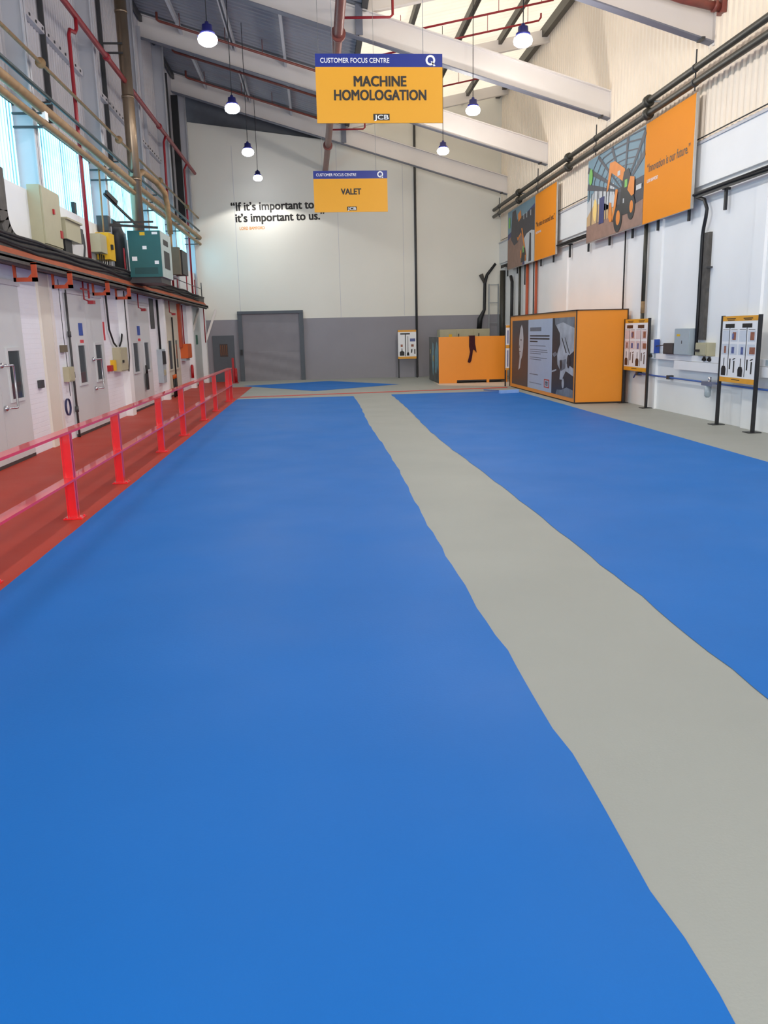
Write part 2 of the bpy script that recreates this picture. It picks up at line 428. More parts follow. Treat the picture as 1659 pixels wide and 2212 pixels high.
def purlin(name, x, zf, label, mt, w_=.07, h=.16, grp=None, dbl=False):
    o = MB()
    for dx in ((-.05, .05) if dbl else (0,)):
        z = zf(x+dx)-.05
        o.box(x+dx-.018 if dbl else x-w_/2, x+dx+.018 if dbl else x+w_/2, Y0, YF-.02, z-h, z)
    single(name, o, mt, label, 'purlin', grp)
G = 'pale purlins under the left roof'
purlin('purlin', -.6, zl, 'pale purlin under the left roof nearest the big red-brown pipe', STEEL_L, grp=G)
purlin('purlin', -2.05, zl, 'pale double purlin in the middle of the grey left roof', STEEL_L, grp=G, dbl=True)
purlin('purlin', -3.5, zl, 'pale purlin under the left roof nearest the left wall', STEEL_L, grp=G)
purlin('purlin', -4.6, zl, 'dark eaves purlin where grey left roof meets the left wall', DKGREY, grp=G)
G = 'dark purlins under the bright right roof'
purlin('purlin', 5.66, zr, 'dark purlin under bright roof next to the right-hand lamp cable', OLIVE, .1, .2, G)
purlin('purlin', 4.25, zr, 'dark double purlin in the middle of the bright right roof', OLIVE, .1, .2, G, dbl=True)
purlin('purlin', 2.7, zr, 'dark purlin under the bright right roof nearest the valley', OLIVE, .1, .2, G)
purlin('purlin', 6.98, zr, 'dark eaves purlin along top of the cream right wall cladding', OLIVE, .16, .26, G)

names = ['nearest', '', 'left window column behind the cream cabinet', 'column beside the yellow box', 'column behind the teal cabinet', 'column behind the grey-brown box', 'column in the far left corner']
lab = {5.7: 'pale steel wall column on left wall beside the viewer', 10.1: 'pale steel wall column just outside the left edge of the picture',
       14.5: 'pale steel wall column behind the tall cream cabinet on left wall', 19.0: 'pale steel wall column behind the yellow isolator on left wall',
       23.4: 'pale steel wall column behind the shiny vertical duct on left wall', 27.8: 'pale steel wall column beyond the grey-brown box on left wall',
       32.0: 'pale steel wall column in the far left corner'}
for y in COLY:
    c = MB(); x0, x1 = -4.74, -4.36
    c.box(x0, x0+.02, y-.1, y+.1, 3.05, zl(-4.6)); c.box(x1-.02, x1, y-.1, y+.1, 3.05, zl(-4.5)-.05); c.box(x0, x1, y-.008, y+.008, 3.05, zl(-4.5)-.03)
    single('steel_column', c, STEEL_L, lab[y], 'column', 'steel columns up the left wall')
# thinner cladding posts of the left wall upper part
for y, s in ((16.4, 'between the cream cabinet and the upright red pipe'), (20.9, 'left of the shiny duct'), (25.6, 'right of the shiny duct'), (29.8, 'near the far left corner')):
    c = MB(); c.box(-4.685, -4.6, y-.03, y+.03, 5.55, 10.2)
    single('cladding_post', c, DKGREY if y < 22 or y > 29 else STEEL_L, 'thin dark upright post on left cladding '+s if (y < 22 or y > 29) else 'thin pale upright post on left cladding '+s, 'post', 'thin posts on the left cladding')

# perforated pale girts (dotted row) on left cladding
for i, (a, b, s) in enumerate(((14.7, 18.8, 'left of the upright red pipe'), (19.2, 23.2, 'behind the shiny duct'), (23.6, 27.6, 'beyond the shiny duct'))):
    c = MB(); c.m = 0; c.box(-4.69, -4.6, a, b, 7.0, 7.12); c.m = 1
    for k in range(12):
        y = a+.2+k*(b-a-.4)/11; c.box(-4.6, -4.585, y-.025, y+.025, 7.03, 7.07)
    single('wall_girt', c, [CLAD_L, DKGREY], 'pale horizontal girt with row of dark bolts '+s, 'girt', 'bolted girts on the left cladding')

# ================================================================ CEILING PIPES
def arc(c, r, a0, a1, ax1, ax2, n=6):
    c = Vector(c); ax1 = Vector(ax1); ax2 = Vector(ax2)
    return [c+ax1*r*math.cos(a0+(a1-a0)*i/n)+ax2*r*math.sin(a0+(a1-a0)*i/n) for i in range(n+1)]
o = MB(); o.tube([(.9, 14.95, 8.7), (6.4, 14.95, 7.13), (7.08, 14.95, 7.0)], .075, 12); o.tube([(6.95, 14.95, 7.03), (7.0, 14.95, 7.02)], .1, 12)
o.box(7.06, 7.14, 14.85, 15.05, 6.9, 7.12)
single('steam_pipe', o, RBROWN, 'red-brown pipe meeting the right wall at the top right corner', 'pipe')
t = thing('overhead_pipe', 'thick red-brown pipe running overhead down the hall behind the signs', 'pipe', (.65, 14, 7.5))
p = MB(); p.tube([(.72, Y0+.1, 7.62), (.66, 18, 7.62), (.55, YF-.03, 7.62)], .1, 16); p.build('pipe_run', RBROWN, t)
for y in (18.2, 28.2):
    c = MB(); c.tube([(.66 if y < 20 else .58, y-.06, 7.62), (.66 if y < 20 else .58, y+.06, 7.62)], .15, 16); c.build('pipe_flange', RBROWN, t)
for y in (20.5, 25.9, 31.2, 15.3):
    c = MB(); c.tube([(.62, y, 7.7), (.62, y, 8.46)], .012, 8); c.build('hanger_rod', DKGREY, t)

for i, (y, s) in enumerate(((24.9, 'first bay behind the nearest lamp'), (27.4, 'second one back'), (29.95, 'third one back'), (31.9, 'hard against the far wall'))):
    x0, x1 = -4.0, (.3 if i < 3 else -1.1)
    o = MB(); o.tube([(x0, y, zl(x0)-.12), (x0, y, zl(x0)-.3), (x0+.06, y, zl(x0)-.34), (x1, y, zl(x1)-.34)], .035, 8)
    for xx in (-3.4, -2.2, -1.2): o.tube([(xx, y, zl(xx)-.34), (xx, y, zl(xx)+.03)], .01, 6)
    single('sprinkler_pipe', o, RBROWN, 'red-brown sprinkler pipe under grey left roof, '+s, 'pipe', 'sprinkler pipes under the left roof')
for y, s in ((19.5, 'above the machine sign'), (30.0, 'just beneath the machine sign')):
    o = MB(); zz = 8.36 if y < 20 else 8.5
    o.tube([(.72, y, zz), (1.84, y, zz+.02), (1.9, y, zz+.07), (1.9, y, 9.1)], .028, 8)
    single('sprinkler_branch', o, REDPIPE, 'short red branch pipe with upright riser '+s, 'pipe', 'red branches off the overhead pipe')
for y, s in ((22.6, 'nearest the top of the picture'), (24.0, 'in the middle of the bright bay'), (28.6, 'visible just right of the machine sign')):
    o = MB(); o.tube([(1.9, y, zr(1.9)-.38), (6.3, y, zr(6.3)-.38), (6.36, y, zr(6.3)-.3), (6.36, y, zr(6.3)-.2)], .026, 8)
    for xx in (2.4, 4.9, 6.0): o.tube([(xx, y, zr(xx)-.38), (xx, y, zr(xx)+.03)], .008, 6)
    single('sprinkler_pipe', o, REDPIPE, 'red sprinkler pipe under bright right roof, '+s, 'pipe', 'sprinkler pipes under the right roof')

# ================================================================ LAMPS
def make_lamp(loc, label, ztop):
    x, y, z = loc
    t = thing('pendant_lamp', label, 'lamp', loc, 'high bay lamps hung from the roof')
    c = MB(); c.tube([(x, y, z+.3), (x, y, ztop)], .008, 6); c.build('suspension_cable', BLACK, t)
    h = MB(); h.lathe((x, y, z), [(.001, .30), (.03, .30), (.04, .26), (.085, .25), (.09, .17), (.12, .15), (.125, .12), (.1, .1), (.001, .1)], 20)
    h.build('lamp_housing', LAMP_BLUE, t)
    b = MB()
    b.lathe((x, y, z), [(.1, .12), (.15, .08), (.165, .03), (.15, -.02), (.1, -.055), (.001, -.065)], 24)
    b.build('lamp_glass', GLOW, t)
    for i in range(4):
        k = MB(); a = i*PI/2+.4; k.bar((x+.09*math.cos(a), y+.09*math.sin(a), z+.12), (x+.17*math.cos(a), y+.17*math.sin(a), z+.06), .012, .012); k.build('glass_clip', LAMP_BLUE, t)
    if x > 1:
        d = bpy.data.lights.new('lamp_light', 'POINT'); d.energy = LAMP_W*3.2; d.color = (1, .95, .88)
        d.shadow_soft_size = .14
        lo = bpy.data.objects.new('lamp_light', d); COL.objects.link(lo); lo.location = (x, y, z-.24)
        return t
    d = bpy.data.lights.new('lamp_light', 'SPOT'); d.energy = LAMP_W*3*(1.5 if y > 30 else 1); d.spot_size = math.radians(138 if y > 30 else 165); d.spot_blend = .12
    d.shadow_soft_size = .14; d.color = (1, .98, .94)
    lo = bpy.data.objects.new('lamp_light', d); COL.objects.link(lo); lo.location = (x, y, z-.1)
    return t
for (x, y, z), s in (((-1.63, 15.2, 6.52), 'bright hanging lamp nearest the viewer on the left'), ((-1.66, 19.6, 6.55), 'second hanging lamp back in the left row'),
                     ((-1.68, 24.0, 6.55), 'third hanging lamp back in the left row'), ((-1.87, 31.0, 7.12), 'smallest hanging lamp, just above the wall quote'),
                     ((3.72, 15.2, 6.52), 'large bright hanging lamp under the bright right roof'), ((3.68, 19.6, 6.5), 'hanging lamp just right of the machine sign'),
                     ((3.67, 24.0, 6.55), 'small hanging lamp left of the far right beam end'),
                     ((-1.65, 10.8, 6.52), 'unseen left-row lamp added for light, just above the top of the picture'), ((3.7, 10.8, 6.52), 'unseen right-row lamp added for light, just above the top of the picture'),  # rows carried on out of view, added to brighten the hall
                     ((-1.65, 6.4, 6.52), 'unseen left-row lamp added for light, nearest above the viewer'), ((3.7, 6.4, 6.52), 'unseen right-row lamp added for light, nearest above the viewer')):
    make_lamp((x, y, z), s, (zl(x) if x < 1 else zr(x)))

# ================================================================ HANGING SIGNS
def logo(mb, fr, cx, cy_, wd, ht, lay=2):
    """black framed three-letter block logo"""
    mb.m = 2; mb.rect(fr, cx-wd/2, cx+wd/2, cy_-ht/2, cy_+ht/2, lay)
    mb.m = 3; mb.text(fr, 'JCB', cx, cy_-ht*.36, ht*1.02, width=wd*.86, align='CENTER', bold=.012, layer=lay+1)
def hang_sign(x0, x1, y, z0, z1, lines, sizes, label, wires):
    t = thing('hanging_sign', label, 'sign', ((x0+x1)/2, y, z0), 'amber and blue signs hung across the hall')
    W, H = x1-x0, z1-z0; hb = H*.19
    fr = FNEAR(x0, y, z0)
    b = MB(); b.m = 0; b.box(x0, x1, y, y+.02, z0, z1-hb); b.build('sign_panel', SIGN_Y, t)
    b = MB(); b.box(x0, x1, y, y+.02, z1-hb, z1); b.build('header_strip', SIGN_B, t)
    q = MB(); q.m = 0
    q.text(fr, 'CUSTOMER FOCUS CENTRE', W*.04, H-hb*.68, hb*.52, width=W*.54, bold=.01)
    c = (W*.905, H-hb*.48); ro, ri = hb*.40, hb*.24
    n = 28
    for i in range(n):
        a, bb = 2*PI*i/n, 2*PI*(i+1)/n
        q.plate(fr, [(c[0]+ri*math.cos(a), c[1]+ri*math.sin(a)), (c[0]+ro*math.cos(a), c[1]+ro*math.sin(a)),
                     (c[0]+ro*math.cos(bb), c[1]+ro*math.sin(bb)), (c[0]+ri*math.cos(bb), c[1]+ri*math.sin(bb))], 2)
    q.plate(fr, [(c[0]+hb*.02, c[1]-hb*.08), (c[0]+hb*.14, c[1]-hb*.08), (c[0]+hb*.42, c[1]-hb*.42), (c[0]+hb*.26, c[1]-hb*.46)], 2)
    q.build('header_lettering', SIGN_WHITE, t)
    q = MB()
    for (tx, yy, wd), sz in zip(lines, sizes):
        q.m = 0; q.text(fr, tx, W*.505, H*yy, sz, width=W*wd, align='CENTER', bold=.038)
    q.build('sign_lettering', INK, t)
    q = MB(); logo(q, fr, W*.51, H*.085, W*.13, H*.095); q.build('maker_logo', [SIGN_Y, SIGN_Y, INK, SIGN_WHITE], t)
    for (wx, wz) in wires:
        q = MB(); q.tube([(wx, y+.01, z1), (wx, y+.01, wz)], .004, 5); q.build('hanging_wire', WIRE, t)
    return t
hang_sign(.105, 1.68, 11.0, 4.27, 5.06, [('MACHINE', .535, .41), ('HOMOLOGATION', .335, .725)], (.165, .165),
          'large hanging sign reading machine homologation, nearer of the two', [(.32, 9.1), (1.44, 9.2)])
hang_sign(.05, 1.64, 18.7, 4.28, 5.12, [('VALET', .43, .27)], (.17,),
          'smaller-looking hanging sign reading valet, in front of the quote wall', [(.25, 9.1), (1.4, 8.9)])

# ================================================================ WALL QUOTE
TL = Vector((1, 0, .02)).normalized(); fr = (Vector((0, YF-.002, .06)), TL, Vector((-TL.z, 0, TL.x)), Vector((0, -1, 0)))
q = MB(); kx = q.text(fr, 'it\u2019s important to us.\u201d', -2.72, 5.84, .42, width=3.28, bold=.034)
tag(q.build('wall_lettering', INK), 'second line of the black wall quote, ending in us', 'lettering', 'lines of the wall quote')
q = MB(); q.text(fr, '\u201cIf it\u2019s important to you,', -2.86, 6.24, .42, xs=kx, bold=.034)
tag(q.build('wall_lettering', INK), 'first line of the black wall quote, partly behind the valet sign', 'lettering', 'lines of the wall quote')
q = MB(); q.text(fr, 'LORD BAMFORD', -2.6, 5.56, .15, width=.92, bold=.02)
tag(q.build('wall_lettering', ORTXT), 'small amber name line beneath the black wall quote', 'lettering', 'lines of the wall quote')

# ================================================================ FAR WALL THINGS
t = thing('door_1', 'x', 'x', (-1.75, YF, 0)); del t['label']; del t['category']; t['kind'] = 'structure'
f = MB(); f.box(-2.98, -2.82, YF-.14, YF, 0, 2.6); f.box(-.66, -.5, YF-.14, YF, 0, 2.6); f.box(-2.98, -.5, YF-.16, YF, 2.52, 2.62); f.build('door_frame', GD_DARK, t)
c = MB()
n = 40; rnd = random.Random(3)
for i in range(n):
    z0, z1 = 2.52*i/n, 2.52*(i+1)/n
    def off(z, x): return .008*math.sin(z*5+x*1.3)+.008*math.sin(z*13+x*3.2)*(1 if z < 1.1 else .1)
    for j in range(8):
        xa, xb = -2.82+2.16*j/8, -2.82+2.16*(j+1)/8
        c.poly([(xa, YF-.07-off(z0, xa), z0), (xb, YF-.07-off(z0, xb), z0), (xb, YF-.07-off(z1, xb), z1), (xa, YF-.07-off(z1, xa), z1)], True)
c.build('door_curtain', GD_CURT, t)
h = MB(); h.box(-2.93, -2.85, YF-.22, YF-.14, 1.0, 1.2); h.build('door_switch', BLACK, t)
t = thing('door_2', 'x', 'x', (-3.55, YF, 0)); del t['label']; del t['category']; t['kind'] = 'structure'
f = MB(); f.box(-3.98, -3.17, YF-.05, YF, 0, 1.74); f.build('door_leaf', GD_DARK, t)
f = MB(); f.box(-3.72, -3.42, YF-.06, YF-.05, .95, 1.42)
f.m = 1
for k in range(4): f.box(-3.70+k*.075, -3.67+k*.075, YF-.066, YF-.06, 1.0, 1.38)
f.build('door_notice', [mat('dark_notice', (60, 44, 40), .5), mat('amber_mark', (120, 70, 36), .5)], t)
o = MB(); o.tube([(3.86, YF-.06, 0), (3.86, YF-.06, 9.65)], .045, 10)
single('wall_pipe', o, DKGREY, 'tall thin grey pipe up the far wall beside the information board', 'pipe')
t = thing('fire_point', 'dark red upright fire post standing by the grey far door', 'fire point', (-3.12, 31.0, 0))
o = MB(); o.box(-3.17, -3.09, 30.97, 31.03, 0, .93); o.build('post', EXT_RED, t)
o = MB(); o.tube([(-3.05, 31, .04), (-3.05, 31, .5)], .06, 14); o.ball((-3.05, 31, .5), .06); o.build('extinguisher', EXT_RED, t)
o = MB(); o.box(-3.2, -2.96, 30.88, 31.1, 0, .03); o.build('base', EXT_RED, t)

# ================================================================ BARRIER
t = thing('barrier_rail', 'red steel barrier rail between red walkway and blue floor', 'barrier', (-2.43, 14, 0))
XB = -2.43
def post(y, h=.86):
    o = MB(); o.box(XB-.045, XB+.045, y-.006, y+.006, .012, h-.022); o.box(XB-.045, XB-.037, y-.045, y+.045, .012, h-.03); o.box(XB+.037, XB+.045, y-.045, y+.045, .012, h-.03)
    pt = o.build('post', RED, t)
    b = MB(); b.box(XB-.08, XB+.1, y-.08, y+.08, .003, .015)
    for i, j in ((-1, -1), (1, -1), (1, 1), (-1, 1)): b.tube([(XB+.01+i*.07, y+j*.06, .015), (XB+.01+i*.07, y+j*.06, .026)], .01, 6)
    b.build('base_plate', RED, pt)
for y in (3.6, 5.8, 8.0, 9.95, 12.65, 14.75, 17.4, 19.5, 22.25, 23.05): post(y)
zt = .86
o = MB(); o.box(XB-.06, XB+.06, 1.5, 9.93, zt-.024, zt); o.box(XB-.06, XB+.06, 9.945, 23.1, zt-.024, zt)
o.build('top_rail', RED, t)
o = MB(); o.box(XB-.055, XB+.055, 1.5, 23.08, .378, .4); o.build('mid_rail', RED, t)

# ================================================================ LEFT WALL: DOORS
def door(n, y0, y1, z1, mt, panes, handle=None, split=None, dark_edge=True):
    t = bpy.data.objects.new('door_%d' % n, None); COL.objects.link(t); t.location = (XL, (y0+y1)/2, 0); ORG[t.name] = Vector(t.location); t['kind'] = 'structure'
    l_ = MB()
    if split: l_.box(XL-.02, XL+.03, y0, split-.004, .05, z1); l_.box(XL-.02, XL+.03, split+.004, y1, .05, z1)
    else: l_.box(XL-.02, XL+.03, y0, y1, .05, z1)
    lf = l_.build('door_leaf', mt, t)
    f = MB(); f.box(XL-.02, XL+.05, y0-.05, y1+.05, z1, z1+.07); f.build('door_head', STEEL_L, t)
    s_ = MB(); s_.box(XL-.02, XL+.035, y0, y1, 0, .05); s_.build('door_sill', DKGREY, t)
    if dark_edge:
        e = MB(); e.tube([(XL+.05, y0-.03, 0), (XL+.05, y0-.03, z1+.05)], .02, 8)
        for z in (.5, 1.1, 1.8): e.tube([(XL+.05, y0-.03, z-.05), (XL+.05, y0-.03, z+.05)], .032, 8)
        e.build('hinge_rod', DKGREY, t)
    for (a, b, c, d) in panes:
        g = MB(); fw = .045
        g.box(XL+.03, XL+.055, a-fw, b+fw, c-fw, c); g.box(XL+.03, XL+.055, a-fw, b+fw, d, d+fw)
        g.box(XL+.03, XL+.055, a-fw, a, c, d); g.box(XL+.03, XL+.055, b, b+fw, c, d)
        wf_ = g.build('vision_frame', mt, t)
        g = MB(); g.box(XL+.028, XL+.036, a, b, c, d); g.build('vision_pane', GLASS_D, wf_)
    if handle:
        y, c, d = handle; h = MB()
        h.tube([(XL+.03, y-.12, d), (XL+.16, y-.04, d), (XL+.16, y, d), (XL+.16, y+.02, d-.02), (XL+.16, y+.02, c+.02), (XL+.16, y, c), (XL+.16, y-.04, c), (XL+.03, y-.12, c)], .016, 8)
        h.ball((XL+.05, y-.13, d), .04, 12); h.ball((XL+.05, y-.13, c), .04, 12)
        h.build('door_handle', CHROME, t)
    return t
door(3, 10.3, 12.7, 2.48, DOOR_L, [(11.97, 12.45, .9, 1.57)], handle=(11.8, .8, 1.38), split=11.62)
door(4, 15.0, 17.35, 2.5, DOOR_L, [(15.42, 15.88, .93, 1.6), (16.6, 17.1, .93, 1.6)], handle=(16.5, .78, 1.33), split=16.2)
door(5, 19.5, 22.1, 2.5, DOOR_L, [(19.95, 20.5, .93, 1.6), (21.2, 21.75, .93, 1.6)], split=20.85)
door(6, 24.0, 26.6, 2.75, DOOR_C, [(24.6, 25.2, .8, 1.62), (25.8, 26.2, .8, 1.62)], split=25.45)
door(7, 29.4, 31.7, 2.75, DOOR_B, [], dark_edge=False)
# coloured notices on the doors
def notice(x, y0, y1, z0, z1, mt, label, grp=None, th=.006):
    o = MB(); o.box(x, x+th, y0, y1, z0, z1); return single('notice', o, mt, label, 'notice', grp)
XD = XL+.031
notice(XD, 15.63, 15.88, 1.78, 2.0, BLUEN, 'round-cornered blue notice above left window of the second door', 'notices on the doors')
notice(XD, 15.66, 15.88, 1.63, 1.7, PINKRED, 'small red notice just under a blue one on second door', 'notices on the doors')
notice(XD, 20.6, 20.9, 1.78, 2.0, BLUEN, 'blue notice high on the third door from the left', 'notices on the doors')
notice(XD, 20.62, 20.88, 1.64, 1.7, PINKRED, 'small red notice under the blue one on third door', 'notices on the doors')
notice(XL+.001, 17.5, 17.62, 1.68, 2.05, PINKRED, 'upright red and white notice on wall right of second door', 'notices on the walls')
notice(XD, 30.3, 30.75, 1.45, 1.78, GREENN, 'green exit notice on the pale door by the far corner', 'notices on the doors')
notice(XD, 24.2, 24.55, .95, 1.55, SIGN_WHITE, 'white paper sheet on cream door beside its dark window', 'notices on the doors')
notice(XD, 24.25, 24.5, .82, .93, SIGN_Y, 'small yellow label below white sheet on cream door', 'notices on the doors')

# piers and cream columns
for y0, y1, x1, mt, s in ((13.6, 14.1, -4.31, COLUMN_C, 'cream flat-faced pier between first and second doors'),
                          (14.12, 14.24, -4.3, STEEL_W, 'slim white upright pier just left of second door'),
                          (18.9, 19.25, -4.2, WHITE_WALL, 'white pier left of the third door beside grey-green box'),
                          (23.5, 23.75, -4.18, WHITE_WALL, 'white pier left of the cream door behind dark pipes'),
                          (28.7, 28.95, -4.18, WHITE_WALL, 'white pier left of dark recess near the far corner'),
                          (31.75, 32.05, -4.15, WHITE_WALL, 'white pier in the far left corner with diagonal brace')):
    o = MB(); o.box(XL-.02, x1, y0, y1, 0, 2.74); single('wall_pier', o, mt, s, 'pier', 'piers along the lower left wall')
o = MB(); o.bar((-4.2, 31.9, 1.5), (-3.75, 32.0, 2.7), .05, .08); o.bar((-4.28, 29.5, 1.9), (-4.28, 31.2, 2.7), .05, .08)
single('brace', o, STEEL_W, 'white diagonal brace at the top of the far left corner', 'brace')
# flat dark panels set at the upright recesses
o = MB(); o.box(XL-.01, XL+.02, 22.45, 22.95, 1.95, 2.72); single('dark_panel', o, DKGREY, 'dark upright panel on white wall right of third door', 'panel', 'dark upright panels on lower left wall')
o = MB(); o.box(XL-.01, XL+.03, 28.98, 29.35, .35, 2.72); single('dark_panel', o, DKGREY, 'tall dark upright panel left of the pale far door', 'panel', 'dark upright panels on lower left wall')

# vertical services on lower left wall
def vpipe(pts, r, mt, label, grp='pipes on the lower left wall', name='wall_pipe'):
    o = MB(); o.tube(pts, r, 8); return single(name, o, mt, label, 'pipe', grp)
xw = XL+.05
vpipe([(xw, 17.75, 2.72), (xw, 17.8, 1.9), (xw, 18.1, 1.62), (xw, 18.3, 1.55)], .02, BLACK, 'black cable curving down into the left of the grey-green box')
vpipe([(xw, 19.0+.35, 2.72), (xw, 18.98, 1.9), (xw, 18.8, 1.65), (xw, 18.6, 1.55)], .02, BLACK, 'black cable curving down into the right of the grey-green box')
vpipe([(-4.17, 18.85, 2.72), (-4.17, 18.85, 2.2), (-4.17, 18.87, 1.3), (-4.17, 18.7, 1.0)], .012, BLACK, 'thin black cable on the white pier left of the third door')
vpipe([(xw, 23.3, 2.72), (xw, 23.3, 1.4)], .03, BLACK, 'black pipe left of the cream door reaching down to a small box')
vpipe([(xw, 23.85, 2.3), (xw, 23.85, .05)], .02, BLACK, 'thin black pipe at the left edge of the cream door')
vpipe([(XL+.06, 25.45, 2.3), (XL+.06, 25.45, .05)], .022, BLACK, 'thin black rod down the middle of the cream door')
o = MB(); o.box(XL, XL+.09, 26.75, 27.05, 1.4, 2.74); single('cable_duct', o, ORBR, 'orange upright duct above the orange junction box', 'duct')
vpipe([(xw, 27.5, 2.72), (xw, 27.5, 1.5)], .02, REDPIPE, 'dark red pipe just right of the orange upright duct')
vpipe([(-4.1, 31.2, 2.72), (-4.1, 31.2, 1.5)], .02, REDPIPE, 'dark red pipe ending in small fitting by far left corner')
vpipe([(xw, 14.62, 2.7), (xw, 14.62, 1.75), (xw, 14.66, 1.5), (xw, 14.66, .75)], .006, DKGREY, 'thin cable on white wall between first and second doors')
o = MB()
for k in range(3):
    o.tube([(XL+.04+k*.012, 14.47+.13*math.cos(a*PI/12), .58+.14*math.sin(a*PI/12)) for a in range(25)], .007, 6, caps=False)
single('hose_coil', o, mat('dark_blue_hose', (50, 50, 92), .5), 'small dark blue hose coil hanging on wall left of second door', 'hose')
def wbox(name, x0, x1, y0, y1, z0, z1, mt, label, cat, door_=True, extra=None, grp=None):
    t = thing(name, label, cat, ((x0+x1)/2, (y0+y1)/2, z0), grp)
    o = MB(); o.box(x0, x1, y0, y1, z0, z1); o.build('enclosure', mt, t)
    if door_:
        s = 1 if x1 < 0 else -1; xf = x1 if x1 < 0 else x0
        o = MB(); m_ = .02
        o.box(xf, xf+s*.014, y0+m_, y1-m_, z0+m_, z1-m_); o.build('lid', mt, t)
    if extra:
        for nm, a, mt2 in extra:
            o = MB(); o.box(*a); o.build(nm, mt2, t)
    return t
wbox('switch_box', XL, XL+.06, 14.5, 14.75, 1.5, 1.62, BROWN_BOX, 'tiny brown switch on white wall left of second door', 'switch', False)
wbox('control_box', XL, XL+.1, 14.55, 14.85, 1.0, 1.25, CREAM_BOX, 'small cream box above the blue hose coil', 'control box')
wbox('socket', XL, XL+.05, 13.2, 13.38, .98, 1.1, DKGREY, 'little dark grey socket on white brick beside the first door', 'socket', False)
t = wbox('control_box', XL, XL+.16, 18.1, 18.75, 1.02, 1.52, CREAM_BOX, 'grey-green control box between second and third doors', 'control box', True,
     [('knob', (XL+.17, XL+.2, 18.2, 18.28, 1.2, 1.26), INK)])
wbox('stop_button', XL, XL+.08, 17.55, 17.75, 1.05, 1.17, EXT_RED, 'small red emergency button right of the second door', 'button', False)
wbox('stop_button', XL, XL+.09, 17.85, 18.0, 1.05, 1.27, YELLOW, 'small yellow button box touching the grey-green control box', 'button', False)
wbox('control_box', XL, XL+.14, 23.0, 23.45, .5, 1.4, GREY_BOX, 'grey and black control panel on wall left of the cream door', 'control box', False,
     [('dark_cover', (XL+.14, XL+.16, 23.02, 23.43, 1.0, 1.35), BLACK), ('meter', (XL+.14, XL+.15, 23.1, 23.35, .7, .85), CREAM_BOX)])
wbox('junction_box', XL, XL+.22, 26.95, 27.8, 1.05, 1.5, ORANGE_BOX, 'orange junction box on wall right of the cream door', 'junction box', True,
     [('base', (XL, XL+.16, 27.0, 27.7, .97, 1.05), GREY_BOX)])
o = MB(); o.tube([(XL+.08, 28.6, .35), (XL+.08, 28.6, .75)], .05, 12); o.ball((XL+.08, 28.6, .75), .05)
single('fire_extinguisher', o, EXT_RED, 'small dark red fire extinguisher hung near the tall dark panel', 'fire extinguisher')
o = MB(); o.box(XD+.03, XD+.08, 20.98, 21.12, .45, .85); o.tube([(XD+.06, 21.05, .85), (XD+.06, 21.05, 1.05)], .03, 8)
single('hanging_jacket', o, BLACK, 'small black garment hanging on the third door', 'cloth')
for i, y in enumerate((24.2, 24.5)):
    o = MB(); o.m = 0; o.tube([(-4.15, y, .02), (-4.15, y, .55)], .03, 8); o.m = 1; o.tube([(-4.15, y, .55), (-4.15, y, .66)], .032, 8)
    single('traffic_post', o, [BLACK, ORANGE_BOX], ('left' if i == 0 else 'right')+' one of two short black posts with orange tops by cream door', 'post', 'short black posts by the cream door')

# ================================================================ LEFT LEDGE / CABLE TRAY
t = thing('cable_tray', 'long dark cable tray with orange lip above the left-hand doors', 'cable tray', (-4.15, 14, 2.72))
o = MB(); o.box(-4.45, -3.93, Y0, 31.3, 2.76, 2.79); o.box(-3.96, -3.93, Y0, 31.3, 2.72, 2.82); o.build('tray_base', TRAY, t)
o = MB(); o.poly([(-3.97, Y0, 2.825), (-3.97, 31.2, 2.825), (-4.06, 31.2, 2.93), (-4.06, Y0, 2.93)]); o.poly([(-3.97, Y0, 2.825), (-4.06, Y0, 2.93), (-4.06, 31.2, 2.93), (-3.97, 31.2, 2.825)]); o.build('orange_lip', RUST, t)
o = MB(); o.box(-4.09, -4.06, Y0, 31.2, 2.79, 3.1); o.box(-4.12, -4.04, Y0, 31.2, 3.08, 3.12); o.build('tray_side', TRAY, t)
rnd = random.Random(5)
for k in range(6):
    x = -4.38+k*.045; o = MB()
    pts = [(x+.02*math.sin(y*.9+k), y, 3.0+.05*math.sin(y*.5+k*2)+.03*math.sin(y*1.7+k)) for y in [Y0+i*.8 for i in range(int((31.2-Y0)/.8))]]
    o.tube(pts, .03+.006*(k % 3), 7); o.build('cable_bundle', CABLE, t)
for k in range(4):
    x = -4.045+.012*(k % 2); o = MB()
    o.tube([(x, y, 2.97+.045*k+.02*math.sin(y*.8+k*2)+.016*math.sin(y*2.3+k)) for y in [Y0+i*.7 for i in range(int((31.0-Y0)/.7))]], .024, 7); o.build('cable_bundle', CABLE, t)
o = MB(); o.tube([(-4.0, Y0, 2.72), (-4.0, 31.2, 2.72)], .028, 8); o.build('lower_conduit', TRAY, t)
# vertical tray sweeping into it at the left edge
o = MB()
pts = [(-4.12, 11.78, 3.95), (-4.12, 11.78, 3.4)]+[(-4.12, 11.78+.45*(1-math.cos(a)), 3.4-.42*math.sin(a)) for a in (.3, .6, .9, 1.2, 1.5)]
for a, b in zip(pts, pts[1:]): o.bar(a, b, .1, .3, up=(0, -1, 0) if a[1] == b[1] else (0, -.5, .5))
single('cable_riser', o, TRAY, 'speckled dark cable riser at left edge curving into the tray', 'cable tray')

